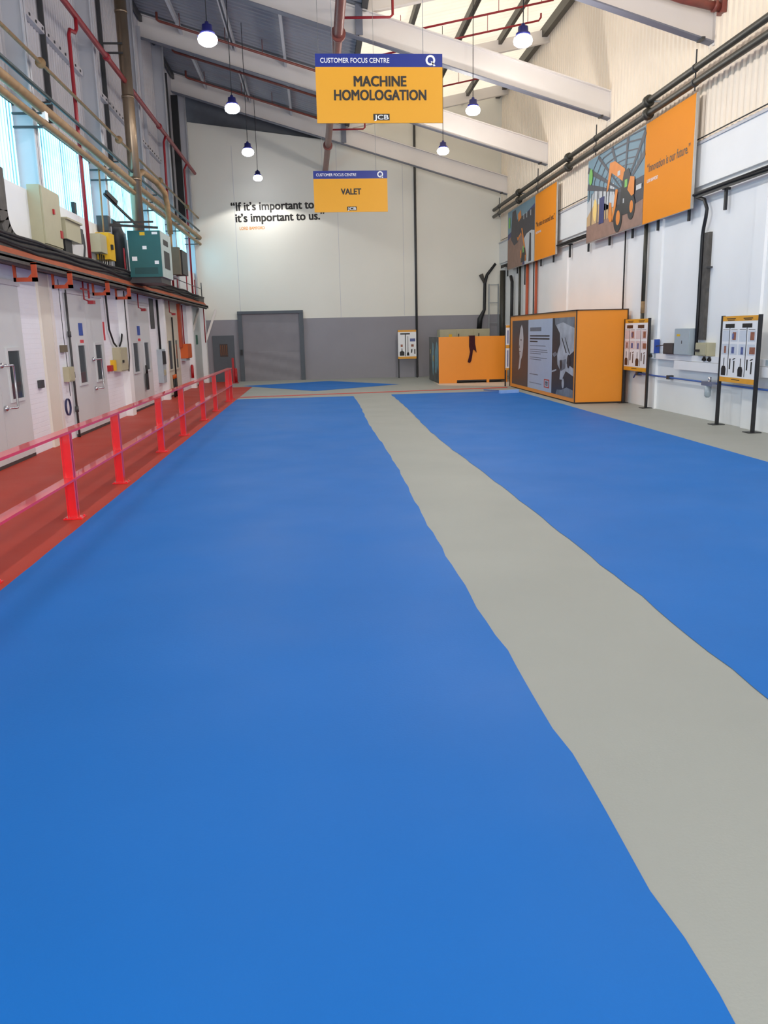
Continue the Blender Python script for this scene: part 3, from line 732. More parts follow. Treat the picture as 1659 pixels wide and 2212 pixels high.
# orange brackets under the tray
for y, w_, s in ((12.2, .62, 'nearest, above the brick beside the first door'), (13.9, .5, 'second one, left of the second door top'), (16.3, .55, 'third one, above right end of second door'), (18.1, .45, 'fourth one, left of the third door top')):
    o = MB(); x0, x1 = -4.16, -3.86
    o.box(x1-.07, x1, y-.02, y+.02, 2.51, 2.76); o.box(x0-.02, x1, y-.02, y+.02, 2.51, 2.565); o.box(x0-.02, x0+.015, y-.02, y+.02, 2.51, 2.76); o.box(x0-.02, x1, y-.02, y+.02, 2.74, 2.765)
    o.poly([(x1-.07, y-.021, 2.56), (x1-.07, y-.021, 2.62), (x1-.13, y-.021, 2.56)])
    single('tray_bracket', o, ORBR, 'orange steel bracket under the cable tray, '+s, 'bracket', 'orange brackets under the cable tray')
for y, s in ((15.75, 'above the second door'), (20.4, 'above the third door'), (24.6, 'above the cream door')):
    o = MB(); o.tube([(-4.2, y, 2.74), (-4.2, y, 2.42), (-4.12, y+.1, 2.38)], .015, 6); o.box(-4.16, -4.06, y+.06, y+.22, 2.34, 2.4)
    if y < 16: o.bar((-4.2, y-.15, 2.6), (-4.2, y+.35, 2.6), .03, .03); o.bar((-4.2, y+.35, 2.45), (-4.2, y+.35, 2.72), .03, .03)
    single('sprinkler_drop', o, REDPIPE, 'short dark red drop pipe with nozzle '+s, 'pipe', 'red drop pipes under the cable tray')

# ================================================================ LEFT UPPER PIPES
def lpipe(name, x, z, r, mt, label, y0=Y0, y1=YF-.05, supports=(), joints=(), jr=1.6, grp='long pipes along the left wall'):
    t = thing(name, label, 'pipe', (x, (y0+y1)/2, z-r), grp)
    o = MB(); o.tube([(x, y0, z), (x, (y0+y1)/2, z), (x, y1, z)], r, 14); o.build('pipe_run', mt, t)
    for y in joints:
        o = MB(); o.tube([(x, y-r*1.6, z), (x, y-r*.8, z), (x, y+r*.8, z), (x, y+r*1.6, z)], [r*1.1, r*jr*1.2, r*jr*1.2, r*1.1], 14); o.build('pipe_joint', mt, t)
    for y in supports:
        o = MB(); s = -1 if x < 0 else 1; o.bar((x, y, z-r-.015), (-4.66 if x < 0 else XR, y, z-r-.015), .05, .03); o.build('support_arm', DKGREY, t)
    return t
sup = (14.35, 18.9, 23.3, 27.7, 31.6)
lpipe('lagged_pipe', -4.2, 5.30, .075, TAN, 'thick tan lagged pipe along top of left windows', supports=sup)
lpipe('lagged_pipe', -4.2, 5.08, .055, TAN, 'thinner tan lagged pipe across the left windows, lowest long pipe', supports=sup)
lpipe('conduit_pipe', -4.2, 5.55, .032, TEAL_P, 'grey-green pipe just above the thick tan pipe on left', supports=(14.9, 19.6, 24, 28.4))
lpipe('gas_pipe', -4.2, 6.0, .028, TAN, 'slim tan pipe with round joints high on left wall', joints=(14.55, 19.8, 24.7, 29.5), jr=2.4)
lpipe('sprinkler_main', -4.2, 7.52, .055, REDPIPE, 'red sprinkler main sloping highest along the left wall', joints=(19.3, 25.2), y1=32.1, jr=1.2)
o = MB(); o.tube([(-4.2, 17.0, 7.5), (-4.2, 17.0, 7.3), (-4.22, 16.95, 7.22), (-4.26, 16.75, 7.2), (-4.27, 16.7, 7.1), (-4.28, 16.75, 5.0), (-4.3, 16.82, 3.05)], .035, 10)
single('sprinkler_riser', o, REDPIPE, 'bright red upright pipe crossing the left windows nearest the viewer', 'pipe', 'red upright pipes on the left wall')
o = MB(); o.tube([(-4.2, 26.2, 7.5), (-4.25, 26.1, 7.3), (-4.3, 26.2, 3.1)], .035, 10)
single('sprinkler_riser', o, REDPIPE, 'red upright pipe just right of the teal cabinet', 'pipe', 'red upright pipes on the left wall')
o = MB(); o.tube([(-4.2, 30.2, 7.5), (-4.3, 30.2, 7.3), (-4.3, 30.2, 3.1)], .035, 10)
single('sprinkler_riser', o, REDPIPE, 'red upright pipe nearest the far left corner', 'pipe', 'red upright pipes on the left wall')
o = MB(); o.box(-4.62, -4.4, 30.4, 30.52, 5.6, 9.7)
single('black_duct', o, BLACK, 'narrow black upright duct up the wall near far left corner', 'duct')
o = MB(); o.tube([(-4.25, 17.95, 5.2), (-4.27, 17.97, 4.0), (-4.27, 17.95, 3.75)], .018, 8)
single('gas_drop', o, TAN, 'thin tan drop pipe running down into the yellow box', 'pipe')
o = MB(); o.tube([(-4.2, 21.6, 5.35), (-4.2, 21.7, 5.62), (-4.18, 22.1, 5.75), (-4.05, 23.2, 5.7), (-3.98, 24.0, 5.55), (-3.95, 24.05, 5.3), (-3.93, 24.1, 4.5)], .075, 12)
o.tube([(-3.93, 24.1, 4.5), (-3.93, 24.1, 4.1)], .035, 8)
single('lagged_pipe_bend', o, TAN, 'tan lagged pipe arching over and down into the grey-brown box', 'pipe')
o = MB(); o.tube([(-4.3, 21.7, 5.05), (-4.3, 21.7, 4.05)], .05, 10)
single('drop_pipe', o, RBROWN, 'short brown upright pipe right of the shiny duct', 'pipe')

# tall stainless duct
t = thing('exhaust_duct', 'tall shiny stainless exhaust duct rising up the left wall', 'duct', (-4.18, 21.1, 4.2))
o = MB(); o.tube([(-4.18, 21.1, 4.1), (-4.18, 21.1, 7.0), (-4.18, 21.05, 10.35)], .135, 20); o.build('duct_tube', STEEL_S, t)
for z in (5.4, 7.2, 9.0):
    o = MB(); o.tube([(-4.18, 21.08, z-.03), (-4.18, 21.08, z+.03)], .145, 20); o.build('duct_clip', STEEL_S, t)
o = MB(); o.bar((-4.65, 20.95, 8.3), (-4.18, 20.95, 8.3), .04, .04); o.bar((-4.65, 20.95, 8.1), (-4.18, 20.95, 8.1), .04, .04); o.build('wall_bracket', DKGREY, t)

# ================================================================ LEFT UPPER EQUIPMENT
t = thing('electrical_cabinet', 'tall cream electrical cabinet on the ledge under left windows', 'cabinet', (-4.4, 14.7, 3.2))
o = MB(); o.box(-4.45, -4.26, 14.0, 14.95, 3.2, 4.1); o.build('enclosure', CREAM_BOX, t)
o = MB(); o.box(-4.26, -4.235, 14.02, 14.93, 3.22, 4.08); dr = o.build('cabinet_door', CREAM_BOX, t)
o = MB(); o.box(-4.235, -4.21, 14.5, 14.56, 3.72, 3.8); o.build('door_catch', EXT_RED, dr)
o = MB(); o.box(-4.245, -4.22, 14.82, 14.93, 3.38, 3.5); o.build('rotary_switch', EXT_RED, dr)
t = thing('control_unit', 'cream horizontal control unit right of the tall cream cabinet', 'control unit', (-4.35, 15.7, 3.35))
o = MB(); o.box(-4.45, -4.2, 15.05, 15.95, 3.4, 3.72); o.build('enclosure', CREAM_BOX, t)
o = MB(); o.box(-4.45, -4.16, 15.03, 15.97, 3.72, 3.75); o.build('cover', CREAM_BOX, t)
o = MB(); o.box(-4.42, -4.22, 15.95, 16.2, 3.42, 3.68); o.tube([(-4.3, 16.2, 3.6), (-4.28, 16.4, 3.62), (-4.28, 16.45, 3.4), (-4.28, 16.3, 3.1)], .02, 8); o.build('cable_gland', DKGREY, t)
o = MB(); o.box(-4.42, -4.25, 15.1, 15.5, 3.12, 3.4); o.build('stand', BLACK, t)
t = thing('isolator_box', 'yellow and cream isolator box on ledge left of black duct', 'isolator', (-4.3, 18.0, 3.35))
o = MB(); o.box(-4.4, -4.2, 17.35, 17.85, 3.4, 3.75); o.build('cream_enclosure', CREAM_BOX, t)
o = MB(); o.box(-4.42, -4.16, 17.87, 18.35, 3.3, 3.83); e = o.build('yellow_enclosure', YELLOW, t)
o = MB(); o.box(-4.16, -4.12, 17.98, 18.06, 3.5, 3.6); o.build('switch_handle', BLACK, e)
o = MB()
for k in range(5): o.tube([(-4.28, 17.5+k*.17, 3.38), (-4.28, 17.5+k*.17, 3.05)], .014, 6)
o.build('cables', CABLE, t)
t = thing('black_duct_elbow', 'black ducting standing behind the yellow isolator box', 'duct', (-4.35, 19.2, 3.1))
o = MB(); o.tube([(-4.32, 19.35, 3.1), (-4.32, 19.35, 3.95), (-4.34, 19.3, 4.08), (-4.45, 19.2, 4.14)], .16, 14); o.build('duct_tube', DKGREY, t)
o = MB(); o.tube([(-4.3, 19.5, 4.1), (-4.22, 19.7, 4.0), (-4.2, 19.7, 3.1)], .025, 8); o.build('hose', GREY_BOX, t)

t = thing('extraction_unit', 'large teal extraction cabinet standing on the left cable ledge', 'cabinet', (-3.65, 19.8, 2.85))
X0, X1, YA, YB_, ZA, ZB = -4.02, -3.32, 19.0, 20.3, 3.02, 3.99
o = MB(); o.box(X0, X1, YA+.03, YB_, ZA, ZB); o.build('housing', mat('pale_housing', (176, 190, 186), .5), t)
o = MB(); o.box(X0, X1-.01, YA, YA+.03, ZA, ZB); fp = o.build('front_panel', TEAL_BOX, t)
o = MB(); fr = FNEAR(X0, YA, ZA)
o.m = 0; o.rect(fr, .26, .37, .87, .94, 1); o.m = 1
o.rect(fr, .52, .64, .89, .94, 1); o.rect(fr, .3, .39, .58, .65, 1); o.rect(fr, .06, .17, .34, .43, 1); o.rect(fr, .54, .63, .27, .34, 1)
o.m = 2; o.rect(fr, .1, .6, .06, .2, 1)
o.build('warning_labels', [YELLOW, SIGN_WHITE, mat('teal_recess', (16, 70, 72), .5)], fp)
o = MB(); fs = FRIGHT(X1, YA, ZA)
o.rect(fs, .3, .9, .7, .82, 2); o.rect(fs, .3, 1.0, .2, .58, 2); o.build('side_vent', BLACK, t)
o = MB(); o.box(-4.4, X1-.05, YA+.05, YB_-.05, 2.9, 3.02); o.build('base_frame', DKGREY, t)
t = thing('equipment_bracket', 'dark steel jib bracket above the teal cabinet', 'bracket', (-4.0, 18, 3.9))
o = MB(); o.bar((-4.25, 18.3, 4.03), (-3.4, 19.2, 4.07), .04, .05); o.bar((-4.2, 18.5, 4.1), (-3.45, 19.0, 4.17), .03, .04); o.build('lower_arm', BLACK, t)
o = MB(); o.bar((-4.25, 18.2, 4.62), (-3.85, 19.4, 4.12), .03, .05); o.bar((-4.22, 18.25, 4.66), (-4.1, 18.6, 4.5), .05, .09); o.build('diagonal_arm', BLACK, t)
o = MB(); o.box(-4.45, -4.22, 18.2, 18.4, 3.9, 4.2); o.build('wall_plate', DKGREY, t)
t = thing('transformer_box', 'grey-brown cabinet with black back under the tan pipe bend', 'cabinet', (-3.9, 24.2, 3.35))
o = MB(); o.box(-4.0, -3.72, 24.0, 24.25, 3.42, 4.15); o.build('enclosure', BROWN_BOX, t)
o = MB(); o.box(-3.98, -3.68, 24.25, 25.2, 3.45, 4.1); o.build('rear_unit', BLACK, t)
o = MB(); o.box(-4.44, -3.95, 24.05, 25.1, 3.36, 3.42); o.box(-4.44, -4.38, 24.1, 24.2, 3.0, 3.4); o.build('stand', STEEL_L, t)
t = thing('handrail_posts', 'row of thin dark uprights on ledge near the far left corner', 'handrail', (-4.1, 29, 2.95))
for y in (18.9, 22.3, 25.8, 27.6, 29.4, 31.0):
    o = MB(); o.tube([(-4.1, y, 2.95), (-4.1, y, 3.62)], .018, 8); o.build('upright', REDPIPE if y < 30 else DKGREY, t)
o = MB(); o.tube([(-4.1, 25.8, 3.4), (-4.1, 31.0, 3.4)], .012, 6); o.build('hand_bar', DKGREY, t)
o = MB(); o.box(-4.25, -4.15, 14.35, 14.5, 5.12, 5.28)
single('junction_box', o, SIGN_WHITE, 'small white box fixed between the two tan lagged pipes', 'junction box')
o = MB(); o.box(-4.66, -4.6, 17.2, 17.35, 4.1, 4.32); single('dark_sensor', o, BLACK, 'small black box at the bottom of left window by red pipe', 'sensor')

# ================================================================ RIGHT UPPER PIPES
def rpipe(z, label, hang):
    t = thing('heating_pipe', label, 'pipe', (6.86, 14, z-.06), 'twin dark pipes along the right wall')
    o = MB(); o.tube([(6.86, Y0, z), (6.86, 14, z), (6.86, YF-.05, z)], .062, 16); o.build('pipe_run', OLIVE, t)
    for y in (12.0, 17.42, 22.8, 28.3):
        o = MB(); o.tube([(6.86, y-.07, z), (6.86, y-.05, z), (6.86, y+.05, z), (6.86, y+.07, z)], [.07, .115, .115, .07], 16); o.build('pipe_coupling', OLIVE, t)
    for y in (10.0, 15.3, 20.6, 25.9, 31.3):
        o = MB()
        o.tube([(6.86, y-.03, z), (6.86, y+.03, z)], .072, 14)
        o.tube([(6.86, y, z+.06), (6.86, y, z+.3 if hang else z+.17)], .014, 6)
        if not hang: o.tube([(6.86, y, z-.06), (6.86, y, z-.14)], .014, 6)
        o.build('pipe_hanger', DKGREY, t)
rpipe(6.16, 'upper of the twin dark pipes sloping along the right wall', True)
rpipe(5.92, 'lower of the twin dark pipes along the right wall', False)
for y in (17.2, 28.1):
    o = MB(); o.tube([(6.9, y, 6.1), (6.98, y-.1, 6.08), (6.98, y-.12, 5.98), (6.9, y-.14, 5.95)], .018, 8)
    single('link_hose', o, WIRE, ('nearer' if y < 20 else 'farther')+' small pale loop linking the twin dark pipes', 'hose', 'loops linking the twin pipes')
o = MB(); o.tube([(XR-.09, Y0, 5.02), (XR-.09, 31.9, 5.02)], .012, 6)
single('wall_cable', o, BLACK, 'thin black cable along the seam of the right wall', 'cable')

# right cable tray
t = thing('cable_tray', 'dark cable tray running behind the banners along right wall', 'cable tray', (7.0, 14, 3.92))
o = MB(); o.box(7.01, 7.085, Y0, 31.6, 4.02, 4.05); o.box(7.0, 7.01, Y0, 31.6, 3.98, 4.09); o.build('tray_base', BLACK, t)
for k in range(4):
    o = MB(); o.tube([(6.985+.02*(k % 2), Y0+i*1.0, 4.04+.02*(k//2)+.012*math.sin(i*1.3+k)) for i in range(38)], .018, 7); o.build('cable_bundle', CABLE, t)
for y in (7.2, 8.6, 10.0, 11.4, 12.8, 14.33, 15.74, 17.18, 18.57, 20.04, 21.6, 23.2, 24.8, 26.2, 29.3, 30.8):
    o = MB(); o.box(7.06, 7.1, y-.03, y+.03, 3.64, 4.02); o.box(7.01, 7.15, y-.02, y+.02, 3.97, 4.01); o.build('tray_bracket', BLACK, t)

# ================================================================ WALL BANNERS
def banner(ya, ym, yb, label):      # ya far end, yb near end
    z0, z1 = 3.82, 5.79; xf = 6.95
    t = thing('wall_banner', label, 'banner', (xf, (ya+yb)/2, z0), 'large orange photo banners on the right wall')
    o = MB(); o.box(xf, xf+.05, yb, ya, z0, z1); o.build('frame', mat('aluminium_edge', (190, 186, 180), .4, metal=.3), t)
    o = MB(); fr = FLEFT(xf, ym, z0); o.rect(fr, 0, ym-yb-.015, 0, z1-z0, 1); o.build('orange_print', ORANGE_B, t)
    for y in (ya-.5, yb+.5):
        o = MB(); o.bar((xf+.05, y, 5.4), (XR, y, 5.4), .04, .04); o.bar((xf+.05, y, 4.3), (XR, y, 4.3), .04, .04); o.build('wall_bracket', DKGREY, t)
    return t, FLEFT(xf, ya, z0), FLEFT(xf, ym, z0)
PM = [mat('print_sky', (108, 142, 160), .5, var=.15, scale=.5), mat('print_steel', (70, 74, 84), .5, var=.08), mat('print_glow', (206, 172, 126), .5, var=.15, scale=2),
      mat('print_ground', (150, 118, 104), .6, var=.12, scale=5), mat('print_orange', (226, 134, 40), .5), mat('print_black', (28, 28, 32), .5),
      mat('print_navy', (44, 50, 110), .5), mat('print_green', (120, 190, 90), .5), mat('print_pale', (200, 204, 208), .5), mat('print_dark', (52, 50, 60), .5, var=.15, scale=3), mat('print_sunset', (250, 214, 130), .5)]
t, fa, fb = banner(21.4, 17.7, 15.4, 'orange banner quoting innovation with yellow machine photo, nearer one')
o = MB(); W = 3.7; H = 1.97; o.m = 0; o.rect(fa, 0.01, W, 0.01, H-.01, 1)
o.m = 9; o.plate(fa, [(0, .25), (0, .62), (1.2, .95), (W, 1.0), (W, .25)], 2)
o.m = 8; o.plate(fa, [(.02, .6), (.02, .95), (.6, 1.2), (1.9, 1.1), (1.9, .62)], 3)
o.m = 2; o.plate(fa, [(.02, .38), (.02, .62), (.5, .85), (1.25, .8), (1.9, .6), (1.9, .38)], 4)
o.m = 10; o.ell(fa, .62, .72, .14, .26, 5)
o.m = 8; o.plate(fa, [(1.2, .62), (1.2, 1.1), (1.9, 1.15), (2.0, .8), (2.0, .62)], 4)
o.m = 3; o.plate(fa, [(0.01, 0.01), (W, 0.01), (W, .52), (2.2, .4), (1.2, .42), (.02, .4)], 5)
o.m = 1
vpx, vpy = 2.55, .85
for (tx, ty) in ((.02, 1.35), (.02, 1.75), (.75, H-.01), (1.7, H-.01), (2.7, H-.01), (W, 1.85), (W, 1.45)):     # converging beams
    d = Vector((tx-vpx, ty-vpy)); n_ = Vector((-d.y, d.x)).normalized()
    wn, wf2 = .075, .01
    o.plate(fa, [(tx+n_.x*wn, min(H-.01, ty+n_.y*wn)), (tx-n_.x*wn, min(H-.01, ty-n_.y*wn)), (vpx-n_.x*wf2, vpy-n_.y*wf2), (vpx+n_.x*wf2, vpy+n_.y*wf2)], 6)
for s in (.95, .8, .66, .54, .44, .36, .29, .23, .18):                                   # crossing purlins
    pts = [(.02, 1.0), (.02, 1.55), (.75, H+.1), (1.7, H+.15), (2.7, H+.12), (W, H), (W, 1.4)]
    pp = [(min(W, max(.01, vpx+(a-vpx)*s)), min(H-.01, vpy+(b-vpy)*s)) for a, b in pts]
    for a, b in zip(pp, pp[1:]):
        d = Vector((b[0]-a[0], b[1]-a[1]))
        if d.length < .01: continue
        n_ = Vector((-d.y, d.x)).normalized()*.02*s
        o.plate(fa, [(a[0]+n_.x, min(H-.01, a[1]+n_.y)), (a[0]-n_.x, a[1]-n_.y), (b[0]-n_.x, b[1]-n_.y), (b[0]+n_.x, min(H-.01, b[1]+n_.y))], 7)
for x in (.35, .8, 1.15, 1.42, 1.6): o.rect(fa, x-.02, x+.02, .4, 1.15, 8)
o.m = 6; o.rect(fa, .95, 1.3, .35, .95, 9)                                               # blue container
o.m = 4                                                                                   # lifting machine
o.plate(fa, [(1.45, 1.0), (1.62, 1.62), (1.95, 1.6), (2.6, 1.32), (2.62, 1.02), (2.2, 1.2), (1.75, 1.38), (1.56, 1.05)], 10)
o.plate(fa, [(1.85, .3), (2.0, .3), (2.2, .95), (2.05, .98)], 10); o.plate(fa, [(1.6, .42), (1.72, .3), (1.9, .3), (1.78, .72), (1.66, .75)], 10)
o.m = 5
o.plate(fa, [(2.3, .35), (2.42, .95), (2.55, 1.26), (2.82, 1.3), (2.98, 1.08), (3.0, .5), (2.85, .35)], 11)
o.plate(fa, [(1.9, .28), (2.4, .3), (2.4, .5), (2.0, .45)], 11)
o.ell(fa, 2.25, .32, .27, .3, 12); o.ell(fa, 3.05, .45, .22, .26, 12)
o.m = 4; o.ell(fa, 2.27, .33, .13, .16, 13); o.ell(fa, 3.07, .46, .1, .13, 13)
o.plate(fa, [(2.8, .85), (2.95, 1.1), (3.2, 1.05), (3.2, .7), (3.05, .68)], 13)
o.m = 7; o.ell(fa, .27, 1.55, .14, .19, 13); o.rect(fa, 2.62, 2.78, .92, 1.08, 13)
o.m = 8; o.rect(fa, 2.15, 2.32, 1.24, 1.34, 13); o.rect(fa, 2.55, 2.62, .6, .7, 13); o.rect(fa, 3.3, 3.6, .75, .85, 9)
o.build('photo_print', PM, t)
o = MB(); o.m = 0; o.text(fb, '\u201cInnovation is our future.\u201d', .15, 1.0, .24, width=2.0, bold=.01, layer=3); o.m = 1
o.text(fb, 'LORD BAMFORD', .17, .8, .09, width=.55, bold=.02, layer=3); o.build('banner_lettering', [INK, SIGN_WHITE], t)
t, fa, fb = banner(30.25, 26.5, 24.17, 'orange banner with rocky quarry photo, the farther one')
o = MB(); o.m = 6; o.rect(fa, .01, 3.7, .01, H-.01, 1)
o.m = 0; o.plate(fa, [(.01, 1.2), (1.0, 1.3), (1.5, 1.45), (3.7, 1.75), (3.7, H-.01), (.01, H-.01)], 2)
o.m = 9; o.plate(fa, [(1.2, .9), (1.4, 1.55), (3.7, 1.65), (3.7, .9)], 3)
o.m = 3; o.plate(fa, [(.01, .01), (2.2, .01), (2.5, .7), (2.0, 1.05), (1.2, 1.2), (.01, 1.0)], 4)
o.m = 8; o.plate(fa, [(2.5, .01), (3.7, .01), (3.7, .95), (3.3, 1.0), (2.7, .95), (2.3, .8)], 4)
o.m = 9; o.plate(fa, [(.5, 1.0), (.7, 1.9), (1.2, 1.9), (1.5, 1.3), (1.9, 1.1), (1.5, .8), (1.0, .75)], 5); o.plate(fa, [(3.0, .05), (3.35, .05), (3.3, .9), (3.1, .95)], 5)
o.m = 4; o.plate(fa, [(1.5, 1.7), (1.9, 1.8), (2.0, 1.55), (1.6, 1.45)], 6); o.plate(fa, [(2.0, 1.2), (2.15, 1.2), (2.75, .25), (2.6, .2)], 6); o.plate(fa, [(1.4, 1.0), (1.5, .85), (2.0, 1.0), (1.95, 1.08), (1.55, .95)], 6)
o.m = 5; o.plate(fa, [(2.0, .1), (2.2, .5), (2.55, .55), (2.75, .12)], 7)
o.m = 4; o.rect(fa, 1.9, 2.05, .25, .5, 8); o.rect(fa, 2.55, 2.65, .1, .3, 8)
o.m = 7; o.rect(fa, .15, .4, 1.4, 1.75, 8); o.rect(fa, 2.25, 2.4, .4, .6, 8)
o.m = 8
for x in (2.3, 2.7, 3.2): o.rect(fa, x, x+.08, 1.45, 1.62, 8)
o.build('photo_print', PM, t)
o = MB(); o.m = 0; o.text(fb, '\u201cNo place for second best.\u201d', .12, 1.0, .22, width=2.05, bold=.01, layer=3); o.m = 1
o.text(fb, 'LORD BAMFORD', .14, .8, .09, width=.6, bold=.02, layer=3); o.build('banner_lettering', [INK, SIGN_WHITE], t)

# ================================================================ RIGHT WALL SERVICES
G = 'upright pipes on the right wall'
vpipe([(7.08, 17.8, 4.0), (7.08, 17.8, 2.25)], .045, OLIVE, 'thick dark upright pipe behind the second info board', G)
vpipe([(7.08, 17.8, 2.25), (7.08, 17.8, 2.0)], .047, TAN, 'short tan band on the dark upright pipe behind the board', G)
vpipe([(7.08, 17.8, 2.0), (7.08, 17.8, 1.15)], .045, OLIVE, 'lower dark length of pipe above the info board top', G)
o = MB(); o.tube([(7.08, 17.8, 1.85), (7.08, 17.45, 1.85), (7.12, 17.4, 1.8)], .02, 8); single('pipe_bracket', o, DKGREY, 'small dark bracket sticking out of the dark upright pipe', 'bracket')
vpipe([(7.1, 19.05, 3.95), (7.1, 19.05, 2.0)], .018, BLACK, 'thin black cable above the right corner of display box', G)
o = MB(); o.box(7.05, 7.15, 18.85, 19.1, 1.75, 2.0); single('cable_box', o, DKGREY, 'small dark fitting at corner of the big orange display box', 'fitting')
t = thing('cable_ladder', 'speckled upright cable ladder on right wall above grey cabinet', 'cable ladder', (7.08, 15.1, 1.15))
o = MB(); o.box(7.09, 7.15, 14.88, 15.08, 1.45, 3.35); o.build('side_channel', TRAY, t)
o = MB(); o.tube([(7.08, 15.13, 1.17), (7.08, 15.13, 1.9), (7.08, 15.13, 3.3), (7.08, 15.1, 3.45), (7.06, 15.0, 3.6), (7.05, 14.95, 3.75), (7.04, 15.05, 3.92), (7.04, 15.4, 4.02)], .032, 10); o.build('cable_bundle', BLACK, t)
o = MB(); o.box(7.04, 7.15, 14.8, 14.9, 2.72, 2.75); o.build('ladder_clip', DKGREY, t)
for y, mt, r, s in ((27.9, mat('rust_orange_pipe', (176, 78, 44), .5), .05, 'rust orange upright pipe, left one of two under the far banner'),
                    (26.75, mat('rust_orange_pipe', (176, 78, 44), .5), .045, 'rust orange upright pipe, right one of two under the far banner')):
    vpipe([(7.08, y, 3.98), (7.08, y, 1.0)], r, mt, s, G)
vpipe([(7.08, 27.05, 3.98), (7.08, 27.05, 1.0)], .02, BLACK, 'thin black pipe between the two rust orange pipes', G)
vpipe([(7.05, 30.15, 3.6), (7.05, 29.95, 3.4), (7.05, 29.95, 1.2)], .06, BLACK, 'black upright duct above left edge of the display box', G)
vpipe([(7.05, 28.8, 3.98), (7.05, 28.8, 1.4)], .045, OLIVE, 'dark olive upright pipe left of the rust orange pipes', G)
vpipe([(7.05, 31.5, 3.9), (7.05, 31.5, .1)], .1, OLIVE, 'thickest dark upright pipe near the far right corner', G)
vpipe([(7.1, 28.3, 3.98), (7.1, 28.3, 3.2)], .02, BLACK, 'short black pipe stub near the dark olive pipe', G)
t = thing('cable_riser', 'black cable riser with funnel top in the far right corner', 'cable riser', (6.45, YF-.1, 1.8))
o = MB(); o.tube([(6.3, YF-.1, 1.75), (6.33, YF-.1, 2.15), (6.5, YF-.1, 2.5), (6.52, YF-.1, 3.5), (6.6, YF-.1, 3.8), (6.9, YF-.25, 4.2)], [.1, .1, .06, .06, .06, .05], 10); o.build('riser_tube', BLACK, t)
o = MB(); o.tube([(6.5, YF-.1, 3.5), (6.36, YF-.12, 3.82)], [.04, .09], 10); o.build('funnel', TRAY, t)
o = MB()
for x in (6.66, 7.02): o.bar((x, YF-.2, 0), (x, YF-.2, 3.45), .04, .04)
for z in (1.1, 2.0, 2.75, 3.42): o.bar((6.66, YF-.2, z), (7.02, YF-.2, z), .03, .03)
single('wall_ladder', o, mat('galvanised_steel', (150, 154, 158), .45, metal=.4), 'pale metal ladder frame standing in far right corner', 'ladder')

# dado trunking
t = thing('wall_trunking', 'white dado trunking along the lower right wall', 'trunking', (7.1, 13, .98))
o = MB(); o.box(7.05, XR, 6, 17.6, 1.05, 1.16); o.build('upper_trunking', SIGN_WHITE, t)
o = MB(); o.box(7.03, XR, 6, 15.95, .88, 1.045); o.build('lower_trunking', SIGN_WHITE, t)
for i, (y, mt) in enumerate(((14.75, DKGREY), (14.55, DKGREY), (17.2, GREY_BOX), (17.0, GREY_BOX), (12.6, GREY_BOX), (12.45, GREY_BOX))):
    o = MB(); fr = FLEFT(7.05, y, 1.06)
    o.rect(fr, 0, .1, .005, .095, 2); o.build('socket_plate', mt, t)
for k, y in enumerate((14.72, 14.52, 17.17)):
    o = MB()
    for j in range(3): o.box(7.0, 7.05, y-.02-j*.03, y-.03-j*.03, 1.08+.02*(j % 2), 1.12+.02*(j % 2))
    o.build('plug', INK, t)
t = thing('air_pipe', 'thin blue compressed air pipe along the lower right wall', 'pipe', (7.1, 13, .65))
o = MB(); o.tube([(7.08, 5, .66), (7.08, 17.8, .70), (7.08, 18.05, .68), (7.08, 18.15, .6)], .018, 10); o.build('pipe_run', BLUEP, t)
for y in (16.25, 17.9, 12.0):
    o = MB(); o.box(7.04, 7.15, y-.05, y+.05, .66, .74); o.build('pipe_clip', DKGREY, t)
t = thing('air_filter', 'grey air filter regulator on the blue pipe by near board', 'air filter', (7.02, 14.45, .42))
o = MB(); o.box(6.98, 7.12, 14.2, 14.62, .64, .72); o.tube([(7.03, 14.4, .72), (7.03, 14.4, .8)], .03, 10); o.build('body', CHROME, t)
o = MB(); o.tube([(7.03, 14.45, .43), (7.03, 14.45, .46), (7.03, 14.45, .64)], [.03, .055, .06], 12); o.build('bowl', GREY_BOX, t)
t = thing('electrical_cabinet', 'grey electrical cabinet on trunking against the right wall', 'cabinet', (7.05, 15.5, 1.16))
o = MB(); o.box(6.98, XR, 15.2, 15.85, 1.165, 1.66); o.build('enclosure', GREY_BOX, t)
o = MB(); o.box(6.965, 6.98, 15.21, 15.84, 1.175, 1.65); dr = o.build('cabinet_door', GREY_BOX, t)
o = MB(); fr = FLEFT(6.965, 15.84, 1.175); o.m = 0; o.rect(fr, .1, .25, .34, .38, 1); o.m = 1; o.rect(fr, .32, .35, .2, .26, 1); o.build('label_and_lock', [YELLOW, BLACK], dr)
wbox('equipment_box', 6.99, XR, 15.9, 16.4, 1.165, 1.38, DKGREY, 'dark grey box between white dispenser and grey cabinet', 'box')
t = wbox('isolator_box', 6.99, XR, 14.5, 14.95, 1.165, 1.4, CREAM_BOX, 'small cream isolator on trunking right of the grey cabinet', 'isolator', True,
     [('switch_handle', (6.95, 6.98, 14.75, 14.9, 1.24, 1.28), BLACK)])
t = thing('wall_phone', 'white and blue handheld unit standing on the trunking', 'device', (7.1, 17.0, 1.16))
o = MB(); o.box(7.03, 7.12, 16.95, 17.15, 1.165, 1.44); o.build('body', SIGN_WHITE, t)
o = MB(); o.box(7.02, 7.13, 16.92, 16.95, 1.165, 1.45); o.build('side_strip', BLUEN, t)
o = MB(); o.bar((7.05, 16.9, 1.31), (7.05, 15.9, 1.38), .02, .02); single('steel_rod', o, DKGREY, 'thin grey rod lying slanted from white unit to dark box', 'rod')

